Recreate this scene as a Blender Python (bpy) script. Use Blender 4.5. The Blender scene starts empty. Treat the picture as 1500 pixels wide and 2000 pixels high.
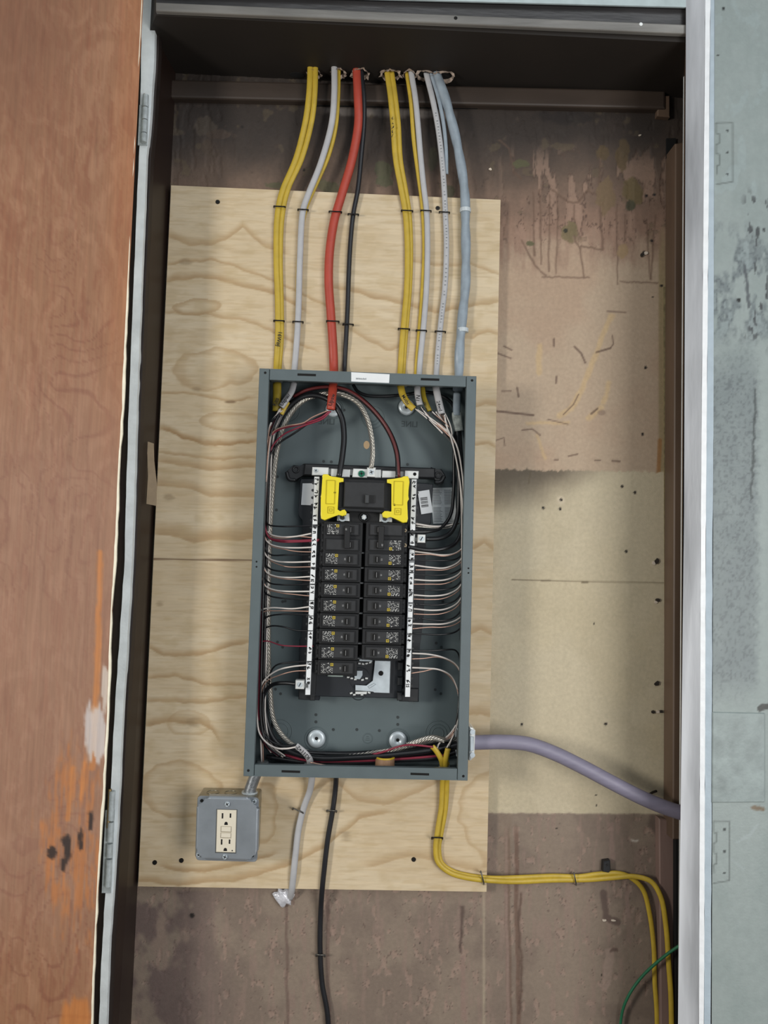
import bpy, bmesh, math, random
import numpy as np
from mathutils import Vector, Matrix, Euler
random.seed(7)
SC = bpy.context.scene
COL = SC.collection
# ------------------------------------------------------------------ camera
CAM = Vector((0.0589, -1.3881, -0.0469))
CROT = Euler((math.pi/2 + 0.0614, -0.029, -0.0332), 'XYZ')
FPX = 1.0101*1500
cd = bpy.data.cameras.new('camera'); cam = bpy.data.objects.new('camera', cd); COL.objects.link(cam)
cam.location = CAM; cam.rotation_euler = CROT
cd.sensor_fit = 'HORIZONTAL'; cd.sensor_width = 36; cd.lens = 36*1.0101; cd.clip_start = 0.01
SC.camera = cam
# ------------------------------------------------------------------ light
w = bpy.data.worlds.new('world'); SC.world = w; w.use_nodes = True
bg = w.node_tree.nodes['Background']; bg.inputs[0].default_value = (0.80, 0.90, 1.0, 1); bg.inputs[1].default_value = 0.25
def area(name, loc, target, size, power, col):
    l = bpy.data.lights.new(name, 'AREA'); l.shape = 'RECTANGLE'; l.size = size[0]; l.size_y = size[1]; l.energy = power; l.color = col
    o = bpy.data.objects.new(name, l); COL.objects.link(o); o.location = loc
    o.rotation_euler = (Vector(target)-Vector(loc)).to_track_quat('-Z', 'Y').to_euler()
area('window_daylight', (-1.75, -1.85, 0.1), (0.1, 0, -0.2), (0.35, 0.5), 30, (1.0, 0.96, 0.88))
area('low_right_fill', (1.3, -2.0, -0.25), (0.2, 0, -0.35), (1.0, 1.0), 27, (1.0, 0.98, 0.95))  # added fill from the lower right, no doorway stands there
area('high_front_fill', (0.7, -2.3, 1.7), (0.2, 0, -0.2), (2.2, 1.2), 17, (0.94, 0.98, 1.0))  # added high fill that lets the soffit shade the wall, no window there
SC.view_settings.view_transform = 'Standard'; SC.view_settings.look = 'None'
SC.view_settings.exposure = 0.0; SC.view_settings.gamma = 1.0; SC.view_settings.use_curve_mapping = False

# ------------------------------------------------------------------ helpers
RM = CROT.to_matrix()
def W(px, py, Y):
    d = RM @ Vector(((px-750)/FPX, -(py-1000)/FPX, -1)); return CAM + d*((Y-CAM.y)/d.y)
def WZ(px, py, Z):
    d = RM @ Vector(((px-750)/FPX, -(py-1000)/FPX, -1)); return CAM + d*((Z-CAM.z)/d.z)
RMn = np.array(RM)
def topx(V):
    q = (V-np.array(CAM)) @ RMn
    return 750+FPX*q[:, 0]/-q[:, 2], 1000-FPX*q[:, 1]/-q[:, 2]
def mpp(Y): return (Y-CAM.y)/FPX
def lin(c):
    out = []
    for v in c:
        v = v/255.0; out.append(v/12.92 if v <= 0.04045 else ((v+0.055)/1.055)**2.4)
    return out
def linn(a):
    a = np.clip(np.asarray(a, float)/255.0, 0, 1); return np.where(a <= 0.04045, a/12.92, ((a+0.055)/1.055)**2.4)
MATS = {}
def M(name, rgb=(128, 128, 128), rough=0.6, metal=0.0, var=0.05, vscale=40, bump=0.0, bscale=200, attr=False, spec=0.5, stretch=(1, 1, 1), coat=0.0):
    if name in MATS: return MATS[name]
    m = bpy.data.materials.new(name); m.use_nodes = True; nt = m.node_tree; N = nt.nodes; L = nt.links
    b = N['Principled BSDF']; b.inputs['Roughness'].default_value = rough; b.inputs['Metallic'].default_value = metal
    b.inputs['Specular IOR Level'].default_value = spec; b.inputs['Coat Weight'].default_value = coat
    tc = N.new('ShaderNodeTexCoord'); mp = N.new('ShaderNodeMapping'); mp.inputs['Scale'].default_value = stretch
    L.new(tc.outputs['Object'], mp.inputs[0])
    nz = N.new('ShaderNodeTexNoise'); nz.inputs['Scale'].default_value = vscale; nz.inputs['Detail'].default_value = 6
    L.new(mp.outputs[0], nz.inputs['Vector'])
    mr = N.new('ShaderNodeMapRange'); mr.inputs['From Min'].default_value = 0.25; mr.inputs['From Max'].default_value = 0.75
    mr.inputs['To Min'].default_value = 1-var*2; mr.inputs['To Max'].default_value = 1+var*2
    L.new(nz.outputs['Fac'], mr.inputs['Value'])
    mx = N.new('ShaderNodeMix'); mx.data_type = 'RGBA'; mx.blend_type = 'MULTIPLY'; mx.inputs['Factor'].default_value = 1
    if attr:
        at = N.new('ShaderNodeAttribute'); at.attribute_name = 'Col'; L.new(at.outputs['Color'], mx.inputs['A'])
    else:
        mx.inputs['A'].default_value = (*lin(rgb), 1)
    L.new(mr.outputs[0], mx.inputs['B']); L.new(mx.outputs['Result'], b.inputs['Base Color'])
    if bump:
        n2 = N.new('ShaderNodeTexNoise'); n2.inputs['Scale'].default_value = bscale; n2.inputs['Detail'].default_value = 5
        L.new(mp.outputs[0], n2.inputs['Vector'])
        bp = N.new('ShaderNodeBump'); bp.inputs['Strength'].default_value = bump; bp.inputs['Distance'].default_value = 0.002
        L.new(n2.outputs['Fac'], bp.inputs['Height']); L.new(bp.outputs[0], b.inputs['Normal'])
    MATS[name] = m; return m

def link(name, me, mat, parent=None):
    o = bpy.data.objects.new(name, me); COL.objects.link(o)
    if mat and not me.materials: me.materials.append(mat)
    if parent:
        o.parent = parent
    return o
def world_origin(p):
    v = Vector((0, 0, 0))
    while p: v += p.location; p = p.parent
    return v
def fin(name, bm, mat, parent=None, smooth=False, origin=None):
    """bmesh in world coordinates -> object whose local frame is the parent's"""
    org = world_origin(parent) if parent else (Vector(origin) if origin is not None else None)
    if org is None:
        c = Vector((0, 0, 0)); n = max(1, len(bm.verts))
        for v in bm.verts: c += v.co
        org = c/n
    bmesh.ops.translate(bm, verts=bm.verts, vec=-org)
    bmesh.ops.recalc_face_normals(bm, faces=bm.faces)
    me = bpy.data.meshes.new(name); bm.to_mesh(me); bm.free()
    if smooth:
        me.polygons.foreach_set('use_smooth', [True]*len(me.polygons))
    o = link(name, me, mat, parent)
    if not parent: o.location = org
    return o
def tag(o, label=None, cat=None, group=None, kind=None):
    if label: o['label'] = label
    if cat: o['category'] = cat
    if group: o['group'] = group
    if kind: o['kind'] = kind
    return o
def empty(name, loc):
    o = bpy.data.objects.new(name, None); COL.objects.link(o); o.location = loc; o.empty_display_size = .02; return o
def add_box(bm, lo, hi, bev=0.0, rot=None, seg=1):
    vs = [bm.verts.new((x, y, z)) for x in (lo[0], hi[0]) for y in (lo[1], hi[1]) for z in (lo[2], hi[2])]
    idx = [(0, 1, 3, 2), (4, 6, 7, 5), (0, 4, 5, 1), (2, 3, 7, 6), (0, 2, 6, 4), (1, 5, 7, 3)]
    fs = [bm.faces.new([vs[i] for i in f]) for f in idx]
    if bev:
        es = list({e for f in fs for e in f.edges})
        bmesh.ops.bevel(bm, geom=es, offset=bev, segments=seg, affect='EDGES', profile=.5)
    return vs
def box(name, lo, hi, mat, parent=None, bev=0.0, seg=1):
    bm = bmesh.new(); add_box(bm, lo, hi, bev, seg=seg); return fin(name, bm, mat, parent)
def add_poly(bm, pts, depth_vec, bev=0.0, seg=1):
    """closed outline of world points, extruded along depth_vec; the first face (front) edges may be bevelled"""
    f0 = [bm.verts.new(p) for p in pts]; f1 = [bm.verts.new(Vector(p)+depth_vec) for p in pts]
    F = bm.faces.new(f0); bm.faces.new(f1[::-1])
    n = len(pts)
    for i in range(n): bm.faces.new((f0[i], f0[(i+1) % n], f1[(i+1) % n], f1[i]))
    if bev:
        bmesh.ops.bevel(bm, geom=list(F.edges), offset=bev, segments=seg, affect='EDGES', profile=.5)
def prism(name, px, Yf, th, mat, parent=None, bev=0.0, seg=1):
    bm = bmesh.new(); add_poly(bm, [W(x, y, Yf) for x, y in px], Vector((0, th, 0)), bev, seg)
    return fin(name, bm, mat, parent)
def prisms(name, polys, Yf, th, mat, parent=None, bev=0.0):
    bm = bmesh.new()
    for px in polys: add_poly(bm, [W(x, y, Yf) for x, y in px], Vector((0, th, 0)), bev)
    return fin(name, bm, mat, parent)
def rect(x0, y0, x1, y1, a=1.9):
    """pixel rectangle around its centre, leaned like the plumb lines here"""
    cx, cy = (x0+x1)/2, (y0+y1)/2; t = math.radians(a); c, s = math.cos(t), math.sin(t)
    return [(cx+dx*c-dy*s, cy+dx*s+dy*c) for dx, dy in ((x0-cx, y0-cy), (x1-cx, y0-cy), (x1-cx, y1-cy), (x0-cx, y1-cy))]
def circ(cx, cy, r, n=16, ry=None):
    return [(cx+r*math.cos(2*math.pi*k/n), cy+(ry or r)*math.sin(2*math.pi*k/n)) for k in range(n)]
def add_cyl(bm, c, axis, r, h, n=16, r2=None, cap=True):
    axis = Vector(axis).normalized(); a = axis.orthogonal().normalized(); b = axis.cross(a); c = Vector(c)
    r2 = r if r2 is None else r2
    A = [bm.verts.new(c+(a*math.cos(t)+b*math.sin(t))*r) for t in [2*math.pi*k/n for k in range(n)]]
    B = [bm.verts.new(c+axis*h+(a*math.cos(t)+b*math.sin(t))*r2) for t in [2*math.pi*k/n for k in range(n)]]
    for k in range(n): bm.faces.new((A[k], A[(k+1) % n], B[(k+1) % n], B[k]))
    if cap: bm.faces.new(A[::-1]); bm.faces.new(B)
def cyl(name, c, axis, r, h, mat, parent=None, n=16, r2=None):
    bm = bmesh.new(); add_cyl(bm, c, axis, r, h, n, r2); return fin(name, bm, mat, parent)
def add_ring(bm, c, R, r, axis=(0, 1, 0), n=28, m=6):
    axis = Vector(axis).normalized(); a = axis.orthogonal().normalized(); b = axis.cross(a); c = Vector(c); rows = []
    for k in range(n):
        t = 2*math.pi*k/n; d = a*math.cos(t)+b*math.sin(t)
        rows.append([bm.verts.new(c+d*(R+r*math.cos(s))+axis*r*math.sin(s)) for s in [2*math.pi*j/m for j in range(m)]])
    for k in range(n):
        for j in range(m): bm.faces.new((rows[k][j], rows[(k+1) % n][j], rows[(k+1) % n][(j+1) % m], rows[k][(j+1) % m]))
def spline(P, per=6):
    P = [Vector(p) for p in P]
    if len(P) < 3: return [P[0].lerp(P[-1], k/per) for k in range(per+1)]
    Q = [P[0]*2-P[1]]+P+[P[-1]*2-P[-2]]; out = []
    for i in range(1, len(Q)-2):
        p0, p1, p2, p3 = Q[i-1:i+3]
        d1 = max((p1-p0).length, 1e-6)**.5; d2 = max((p2-p1).length, 1e-6)**.5; d3 = max((p3-p2).length, 1e-6)**.5
        m1 = ((p1-p0)/d1-(p2-p0)/(d1+d2)+(p2-p1)/d2)*d2; m2 = ((p2-p1)/d2-(p3-p1)/(d2+d3)+(p3-p2)/d3)*d2
        for k in range(per):
            t = k/per; h = t*t*t; g = t*t
            out.append(p1*(2*h-3*g+1)+m1*(h-2*g+t)+p2*(-2*h+3*g)+m2*(h-g))
    out.append(P[-1]); return out
def add_tube(bm, pts, ra, rb=None, n=8, per=6, lobes=0, twist=0, ref=(0, 1, 0), lob=.14):
    rb = ra if rb is None else rb
    C = spline(pts, per)
    if lobes:   # dense rings for the twist
        D = [C[0]]
        for a, b in zip(C, C[1:]):
            k = max(1, int((b-a).length/0.0022)); D += [a.lerp(b, (i+1)/k) for i in range(k)]
        C = D
    nn = Vector(ref); rows = []; s = 0
    for i, c in enumerate(C):
        t = (C[min(i+1, len(C)-1)]-C[max(i-1, 0)])
        if t.length < 1e-9: t = Vector((0, 0, 1))
        t.normalize(); q = nn-t*nn.dot(t)
        if q.length < .05: q = t.orthogonal()
        nn = q.normalized(); side = t.cross(nn)
        if i: s += (C[i]-C[i-1]).length
        row = []
        for k in range(n):
            a = 2*math.pi*k/n; f = 1
            if lobes: f = 1+lob*abs(math.cos(lobes*.5*(a+twist*s)))*2-lob
            row.append(bm.verts.new(c+side*math.cos(a)*ra*f+nn*math.sin(a)*rb*f))
        rows.append(row)
    for r0, r1 in zip(rows, rows[1:]):
        for k in range(n): bm.faces.new((r0[k], r0[(k+1) % n], r1[(k+1) % n], r1[k]))
    bm.faces.new(rows[0][::-1]); bm.faces.new(rows[-1])
    return C
def tube(name, px, wpx, mat, parent=None, flat=1.0, n=8, per=6, **k):
    """px: (x, y, Y) waypoints; wpx: width in photo pixels"""
    pts = [W(*p) for p in px]; r = wpx*.5*mpp(sum(p[2] for p in px)/len(px))
    bm = bmesh.new(); add_tube(bm, pts, r, r*flat, n, per, **k)
    return fin(name, bm, mat, parent, smooth=True)
FONT = {}
def add_strands(bm, pts, R, r, pitch, n=7, sides=5):
    C = spline(pts, 6); D = [C[0]]
    for a, b in zip(C, C[1:]):
        k = max(1, int((b-a).length/0.0028)); D += [a.lerp(b, (i+1)/k) for i in range(k)]
    for j in range(n):
        nn = Vector((0, 1, 0)); s_ = 0; H = []
        for i, c in enumerate(D):
            t = (D[min(i+1, len(D)-1)]-D[max(i-1, 0)]).normalized(); q = nn-t*nn.dot(t); nn = q.normalized(); sd = t.cross(nn)
            if i: s_ += (D[i]-D[i-1]).length
            a = 2*math.pi*(j/n+s_/pitch); H.append(c+sd*math.cos(a)*R+nn*math.sin(a)*R)
        add_tube(bm, H, r, r, sides, 1)
def text_geo(s):
    if s not in FONT:
        c = bpy.data.curves.new('t', 'FONT'); c.body = s; c.size = 1; c.align_x = 'CENTER'; c.align_y = 'CENTER'; c.resolution_u = 2; c.offset = .018
        o = bpy.data.objects.new('t', c); COL.objects.link(o)
        dg = bpy.context.evaluated_depsgraph_get(); me = bpy.data.meshes.new_from_object(o.evaluated_get(dg))
        FONT[s] = ([v.co.copy() for v in me.vertices], [tuple(p.vertices) for p in me.polygons])
        bpy.data.objects.remove(o); bpy.data.curves.remove(c); bpy.data.meshes.remove(me)
    return FONT[s]
def add_text(bm, s, c, size, ang=0, mirror=False, sx=1, thick=0.0):
    vs, fs = text_geo(s); ca, sa = math.cos(ang), math.sin(ang); c = Vector(c)
    def put(dy):
        V = []
        for v in vs:
            x = v.x*size*sx*(-1 if mirror else 1); z = v.y*size
            V.append(bm.verts.new((c.x+x*ca-z*sa, c.y+dy, c.z+x*sa+z*ca)))
        for f in fs:
            try: bm.faces.new([V[i] for i in f])
            except ValueError: pass
    put(0)
def writing(s, px, py, Y, hpx, ang, mat, parent, mirror=False, sx=1, name='writing'):
    bm = bmesh.new(); add_text(bm, s, W(px, py, Y), hpx*1.35*mpp(Y), math.radians(ang), mirror, sx)
    return fin(name, bm, mat, parent)
# numpy noise
def vnoise(x, y, seed):
    rs = np.random.RandomState(seed); g = rs.rand(257, 257); g[:, 256] = g[:, 0]; g[256, :] = g[0, :]
    xi = np.floor(x).astype(int); yi = np.floor(y).astype(int); fx = x-xi; fy = y-yi
    fx = fx*fx*(3-2*fx); fy = fy*fy*(3-2*fy); xi %= 256; yi %= 256
    return (g[yi, xi]*(1-fx)+g[yi, xi+1]*fx)*(1-fy)+(g[yi+1, xi]*(1-fx)+g[yi+1, xi+1]*fx)*fy
def fbm(x, y, seed, oct=4):
    s = 0; a = .5; t = 0
    for k in range(oct): s = s+a*vnoise(x*2**k+17.3*k+500, y*2**k+9.1*k+500, seed+k); t += a; a *= .5
    return s/t
def sst(a, b, x):
    t = np.clip((x-a)/(b-a), 0, 1); return t*t*(3-2*t)
def mixc(A, c, m):
    m = np.asarray(m)[:, None]; return A*(1-m)+np.asarray(c, float)*m
def stroke(px, py, pts, wd, soft=1.5):
    d = np.full(px.shape, 1e9)
    for (x0, y0), (x1, y1) in zip(pts, pts[1:]):
        vx, vy = x1-x0, y1-y0; t = np.clip(((px-x0)*vx+(py-y0)*vy)/(vx*vx+vy*vy+1e-6), 0, 1)
        d = np.minimum(d, np.hypot(px-x0-t*vx, py-y0-t*vy))
    return 1-sst(wd/2-soft/2, wd/2+soft, d)
def painted(name, O, U, V, res, fn, mat, parent=None, relief=None):
    """flat sheet O + s*U + t*V gridded at res metres with a painted colour attribute"""
    O, U, V = Vector(O), Vector(U), Vector(V); nu = int(U.length/res)+1; nv = int(V.length/res)+1
    s, t = np.meshgrid(np.linspace(0, 1, nu), np.linspace(0, 1, nv)); s = s.ravel()[:, None]; t = t.ravel()[:, None]
    P = np.array(O)+s*np.array(U)+t*np.array(V); px, py = topx(P)
    col = fn(px, py)
    if relief is not None:
        nrm = np.array(U.cross(V).normalized()); P = P+relief(px, py)[:, None]*nrm
    org = world_origin(parent) if parent else O
    me = bpy.data.meshes.new(name); me.vertices.add(len(P)); me.vertices.foreach_set('co', (P-np.array(org)).ravel())
    i = np.arange(nu*nv).reshape(nv, nu); q = np.stack([i[:-1, :-1], i[:-1, 1:], i[1:, 1:], i[1:, :-1]], -1).reshape(-1, 4)
    me.loops.add(q.size); me.loops.foreach_set('vertex_index', q.ravel()); me.polygons.add(len(q))
    me.polygons.foreach_set('loop_start', np.arange(len(q))*4); me.polygons.foreach_set('loop_total', np.full(len(q), 4))
    me.update(calc_edges=True)
    a = me.color_attributes.new('Col', 'FLOAT_COLOR', 'POINT')
    a.data.foreach_set('color', np.concatenate([linn(col), np.ones((len(P), 1))], 1).ravel())
    o = link(name, me, mat, parent)
    if not parent: o.location = org
    return o
def root_at(name, px, py, Y, label, cat, group=None):
    return tag(empty(name, W(px, py, Y)), label, cat, group)

# ------------------------------------------------------------------ materials
GREY = M('grey_enamel', (88, 99, 102), .42, var=.03, bump=.05, bscale=500)
GREYIN = M('grey_enamel_inside', (84, 96, 99), .55, var=.04, vscale=12)
BLACKPL = M('black_plastic', (30, 32, 35), .45, var=.05)
PANPL = M('dark_blue_plastic', (24, 29, 36), .5, var=.06)
BRK = M('breaker_plastic', (30, 31, 33), .6, var=.05, vscale=80, spec=.3)
BRK2 = M('breaker_recess', (6, 6, 7), .6)
YEL = M('yellow_plastic', (226, 208, 40), .4, var=.02)
WHITEP = M('white_paper', (225, 228, 230), .7, var=.02)
GREYP = M('grey_paper', (220, 225, 226), .7, var=.05, vscale=200)
INK = M('black_ink', (14, 14, 16), .7)
GINK = M('grey_ink', (110, 115, 118), .7)
WINK = M('white_print', (222, 222, 218), .6)
YINK = M('yellow_print', (205, 180, 50), .6)
ALU = M('tinned_aluminium', (228, 230, 228), .32, metal=.35, var=.05)
STEEL = M('zinc_steel', (196, 206, 212), .38, metal=.35, var=.08, vscale=60)
DSTEEL = M('dark_steel', (70, 70, 70), .4, metal=.8)
GALV = M('galvanised_steel', (158, 165, 172), .34, metal=.55, var=.07, vscale=25, bump=.1, bscale=120)
GALVS = M('galvanised_box_side', (150, 146, 132), .35, metal=.7, var=.15, vscale=35)
SHEATHY = M('yellow_sheath', (186, 158, 52), .45, var=.06, vscale=60, bump=.1, bscale=300)
SHEATHY2 = M('dark_yellow_sheath', (150, 130, 35), .5, var=.12, vscale=60)
SHEATHW = M('white_sheath', (176, 176, 178), .45, var=.04, vscale=60)
SHEATHO = M('orange_sheath', (170, 66, 50), .45, var=.05, vscale=60, bump=.1, bscale=300)
SHEATHK = M('black_sheath', (30, 31, 35), .35, var=.1)
SHEATHG = M('blue_grey_sheath', (140, 152, 162), .4, var=.08, vscale=60)
SERV = M('purple_grey_sheath', (128, 124, 142), .5, var=.05, vscale=40, stretch=(1, 1, 4))
WK = M('black_wire', (22, 23, 26), .35)
WW = M('white_wire', (205, 198, 192), .4)
WR = M('red_wire', (128, 40, 58), .4)
WDR = M('dark_red_wire', (86, 28, 28), .4)
WC = M('bare_copper', (186, 150, 134), .35, metal=.4)
WG = M('green_wire', (32, 104, 72), .4)
BARE = M('bare_stranded_aluminium', (176, 172, 164), .3, metal=.75, var=.1, vscale=300)
BROWNP = M('dark_brown_paint', (35, 23, 18), .45, var=.15, vscale=12, stretch=(1, 1, .3))
CEILP = M('soffit_brown_paint', (30, 24, 19), .7, var=.12, vscale=8)
MOULD = M('cornice_brown_paint', (60, 50, 43), .55, var=.18, vscale=14, stretch=(.3, 1, 1), bump=.2, bscale=60)
TRIMB = M('trim_brown_paint', (98, 80, 66), .45, var=.12, vscale=20, stretch=(1, 1, .2), bump=.2, bscale=60)
BLUEG = M('blue_grey_paint', (226, 232, 234), .55, var=.07, vscale=30, bump=.3, bscale=180)
EDGEW = M('worn_white_edge', (232, 226, 205), .6, var=.06, vscale=60)
WORN = M('gloss_silver_paint', (184, 187, 192), .22, var=.3, vscale=18, stretch=(1, 1, .12), bump=.5, bscale=50)
EDGEB = M('worn_corner_highlight', (244, 248, 252), .35, var=.04, vscale=50, bump=.3, bscale=100)  # pale worn edge, its highlight painted into the colour
HEADM = M('header_worn_paint', (112, 110, 106), .3, var=.3, vscale=14, stretch=(.25, 1, 1.5), bump=.3, bscale=60)
HEADD = M('header_dark_paint', (52, 51, 52), .3, var=.35, vscale=10, stretch=(.4, 1, 2), bump=.3, bscale=60)
BLK = M('black_void', (8, 7, 7), .9)
PLAST = M('torn_plaster', (176, 158, 144), .9, var=.15, vscale=200, bump=.5)
TAPE = M('masking_tape', (158, 138, 112), .7, var=.06, vscale=60, bump=.3, bscale=100)
PLYEDGE = M('plywood_edge', (150, 128, 92), .8, var=.15, vscale=20, stretch=(1, 6, 1))
IVORY = M('ivory_plastic', (216, 208, 190), .35, var=.01)
GLASSY = M('clamp_translucent', (130, 136, 138), .2, metal=.2, var=.15, vscale=100)
FLOORM = M('concrete', (96, 90, 84), .85, var=.12, vscale=6)

# ------------------------------------------------------------------ setting
XL, XR, ZC = -0.309, 0.617, 0.835
Zb = -1.25
def wall_col(px, py):
    n1 = fbm(px/60, py/60, 3); n2 = fbm(px/14, py/22, 11); n3 = fbm(px/7, py/40, 21); n4 = fbm(px/120, py/120, 31); n5 = fbm(px/5, py/5, 41, 3)
    A = np.tile(np.array([174., 154, 132]), (len(px), 1))
    A = mixc(A, (166, 140, 118), sst(.4, .7, n4)*.6)
    # lighter scuffed lines on pink
    for pts, wd in (([(1195, 620), (1175, 665), (1155, 720), (1138, 760), (1118, 800), (1090, 815)], 9), ([(1190, 750), (1185, 775), (1178, 790)], 7), ([(1055, 680), (1052, 730)], 10), ([(1030, 830), (1110, 828)], 4), ([(1048, 855), (1064, 898)], 4), ([(1150, 820), (1175, 800)], 8)):
        A = mixc(A, (190, 162, 120), stroke(px+n2*8-4, py+n3*6, pts, wd, 4)*.65)
    for pts, wd in (([(1122, 677), (1135, 690), (1143, 708)], 3), ([(1165, 688), (1192, 680)], 3), ([(1196, 655), (1198, 672), (1192, 680)], 1.5), ([(1082, 662), (1082, 676)], 3), ([(970, 803), (1042, 811)], 3.5), ([(984, 676), (1000, 684)], 2), ([(972, 690), (998, 700)], 2), ([(1155, 808), (1167, 798)], 3), ([(1083, 898), (1090, 898)], 2), ([(1162, 899), (1172, 899)], 2.5), ([(1196, 900), (1210, 901)], 3), ([(1110, 891), (1128, 887)], 2), ([(1186, 608), (1222, 610)], 1.6), ([(1070, 819), (1110, 829)], 1.2), ([(1010, 757), (1013, 775)], 2.5), ([(1087, 735), (1086, 748)], 2.5), ([(1130, 770), (1120, 790), (1100, 810)], 1.4), ([(980, 764), (998, 764)], 1.4), ([(969, 860), (984, 855), (986, 870)], 1.2), ([(1020, 840), (1040, 838), (1055, 850)], 2)):
        A = mixc(A, (92, 72, 60), stroke(px, py, pts, wd, 1.5)*.75)
    A = mixc(A, (120, 100, 86), (1-sst(6, 10, np.hypot((px-1175), (py-806)*1.5)))*.5)
    # right unpainted olive margin
    A = mixc(A, (142, 126, 92), sst(1284, 1289, px)*(1-sst(930, 960, py))*.8)
    A = mixc(A, (150, 106, 62), stroke(px, py, [(1289, 860), (1286, 925)], 7, 2)*.8)
    # sooty peeled upper zone, with soffit shade painted in towards the top
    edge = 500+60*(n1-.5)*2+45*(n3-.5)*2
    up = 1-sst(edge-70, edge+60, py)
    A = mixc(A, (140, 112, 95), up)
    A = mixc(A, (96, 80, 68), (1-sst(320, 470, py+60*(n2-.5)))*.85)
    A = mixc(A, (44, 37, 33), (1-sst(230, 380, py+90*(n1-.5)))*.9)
    # peeling: ragged vertical tongues
    tn = fbm(px/11+.3*n1, py/46, 51, 4)
    band = sst(270, 330, py)*(1-sst(420, 520, py+70*(n4-.5)))*sst(960, 1010, px)
    A = mixc(A, (158, 130, 112), sst(.56, .62, tn)*band*.6)
    A = mixc(A, (84, 64, 54), sst(.52, .545, tn)*(1-sst(.545, .57, tn))*band*.9)
    bl = fbm(px/26, py/26, 77, 3)
    ub = (1-sst(430, 520, py))
    A = mixc(A, (96, 84, 62), sst(.70, .74, bl)*ub*.4)
    A = mixc(A, (70, 56, 48), sst(.68, .70, bl)*(1-sst(.70, .72, bl))*ub*.5)
    for pts, wd in (([(1020, 470), (1045, 520), (1066, 538)], 2.5), ([(1042, 375), (1043, 500)], 2.5), ([(1055, 370), (1057, 515)], 2.5), ([(1074, 380), (1072, 530)], 2.5), ([(1088, 380), (1090, 440), (1086, 535)], 2), ([(1122, 400), (1123, 470), (1134, 485), (1140, 540)], 2.5), ([(1134, 480), (1178, 488), (1174, 440), (1172, 390)], 2.5), ([(1205, 400), (1206, 555)], 2), ([(1220, 420), (1221, 470)], 2), ([(1262, 430), (1270, 545)], 2), ([(1280, 420), (1272, 545)], 2), ([(1060, 541), (1150, 542)], 2), ([(1212, 550), (1285, 552)], 2), ([(1080, 370), (1110, 395), (1130, 395), (1150, 370)], 3), ([(1172, 290), (1172, 320), (1168, 380), (1150, 375)], 3), ([(975, 275), (995, 290), (1003, 335), (1018, 350)], 3)):
        A = mixc(A, (96, 74, 60), stroke(px+(n2-.5)*5, py+(n3-.5)*5, pts, wd, 2)*.58)
    for cx, cy, rx, ry, c in ((1180, 300, 14, 16, (88, 72, 48)), (1215, 305, 14, 30, (88, 72, 48)), (1235, 375, 20, 30, (104, 90, 58)), (1230, 400, 11, 14, (62, 62, 44)), (1183, 385, 16, 40, (118, 98, 72)), (1108, 452, 18, 22, (112, 100, 70)), (1105, 450, 6, 7, (36, 36, 28)), (1218, 488, 14, 13, (150, 126, 92)), (1020, 320, 16, 8, (84, 84, 56)), (1035, 476, 8, 5, (84, 84, 56)), (402, 245, 26, 16, (78, 68, 58)), (430, 262, 24, 9, (76, 62, 52)), (405, 290, 12, 18, (80, 66, 54)), (540, 362, 20, 8, (86, 84, 60)), (640, 365, 24, 14, (86, 84, 60)), (750, 330, 16, 16, (80, 80, 58)), (752, 355, 18, 9, (80, 80, 58)), (845, 310, 11, 22, (78, 74, 56)), (875, 375, 12, 16, (74, 72, 54))):
        d = np.hypot((px-cx)/rx, (py-cy)/ry)+(n2-.5)*1.3
        A = mixc(A, c, (1-sst(.85, 1.05, d))*.8)
    # soot streaks at the top
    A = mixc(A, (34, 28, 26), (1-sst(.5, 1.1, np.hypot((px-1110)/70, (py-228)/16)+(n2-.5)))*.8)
    A = mixc(A, (150, 144, 140), sst(622, 640, px)*(1-sst(880, 900, px))*sst(205, 212, py-(px-620)*.03)*(1-sst(219, 228, py-(px-620)*.03+12*(n2-.5)))*.5)
    # bare tan board
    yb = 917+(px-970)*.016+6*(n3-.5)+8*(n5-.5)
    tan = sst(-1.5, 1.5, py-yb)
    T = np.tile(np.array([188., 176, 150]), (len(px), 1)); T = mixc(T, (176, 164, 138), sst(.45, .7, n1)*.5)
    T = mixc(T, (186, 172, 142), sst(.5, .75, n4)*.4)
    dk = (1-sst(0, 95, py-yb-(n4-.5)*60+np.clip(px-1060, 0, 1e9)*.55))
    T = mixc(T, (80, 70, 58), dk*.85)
    for pts, wd in (([(1058, 1134), (1074, 1134)], 3), ([(1137, 1137), (1148, 1137)], 3), ([(1000, 1132), (1300, 1139)], 1.2), ([(1037, 920), (1032, 945)], 1.5)):
        T = mixc(T, (96, 84, 64), stroke(px, py, pts, wd, 1.4)*.7)
    T = mixc(T, (198, 184, 160), stroke(px, py, [(1095, 975), (1096, 978)], 12, 4)*.8)
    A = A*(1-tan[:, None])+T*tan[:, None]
    # brown lower zone
    yl = 1588+(px-960)*.006+4*(n3-.5)
    low = np.maximum(sst(-2, 2, py-yl)*sst(940, 950, px), sst(1600, 1640, py)*(1-sst(940, 950, px)))
    B = np.tile(np.array([132., 117, 103]), (len(px), 1)); B = mixc(B, (116, 101, 90), sst(.4, .65, n1)*.7)
    st = fbm(px/9, py/70, 61, 4); B = mixc(B, (138, 116, 105), sst(.55, .7, st)*.5)
    ch = fbm(px/10, py/20, 71, 4); B = mixc(B, (150, 126, 113), sst(.67, .70, ch)*.6)
    B = mixc(B, (78, 62, 56), sst(.655, .665, ch)*(1-sst(.665, .68, ch))*.55)
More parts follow.
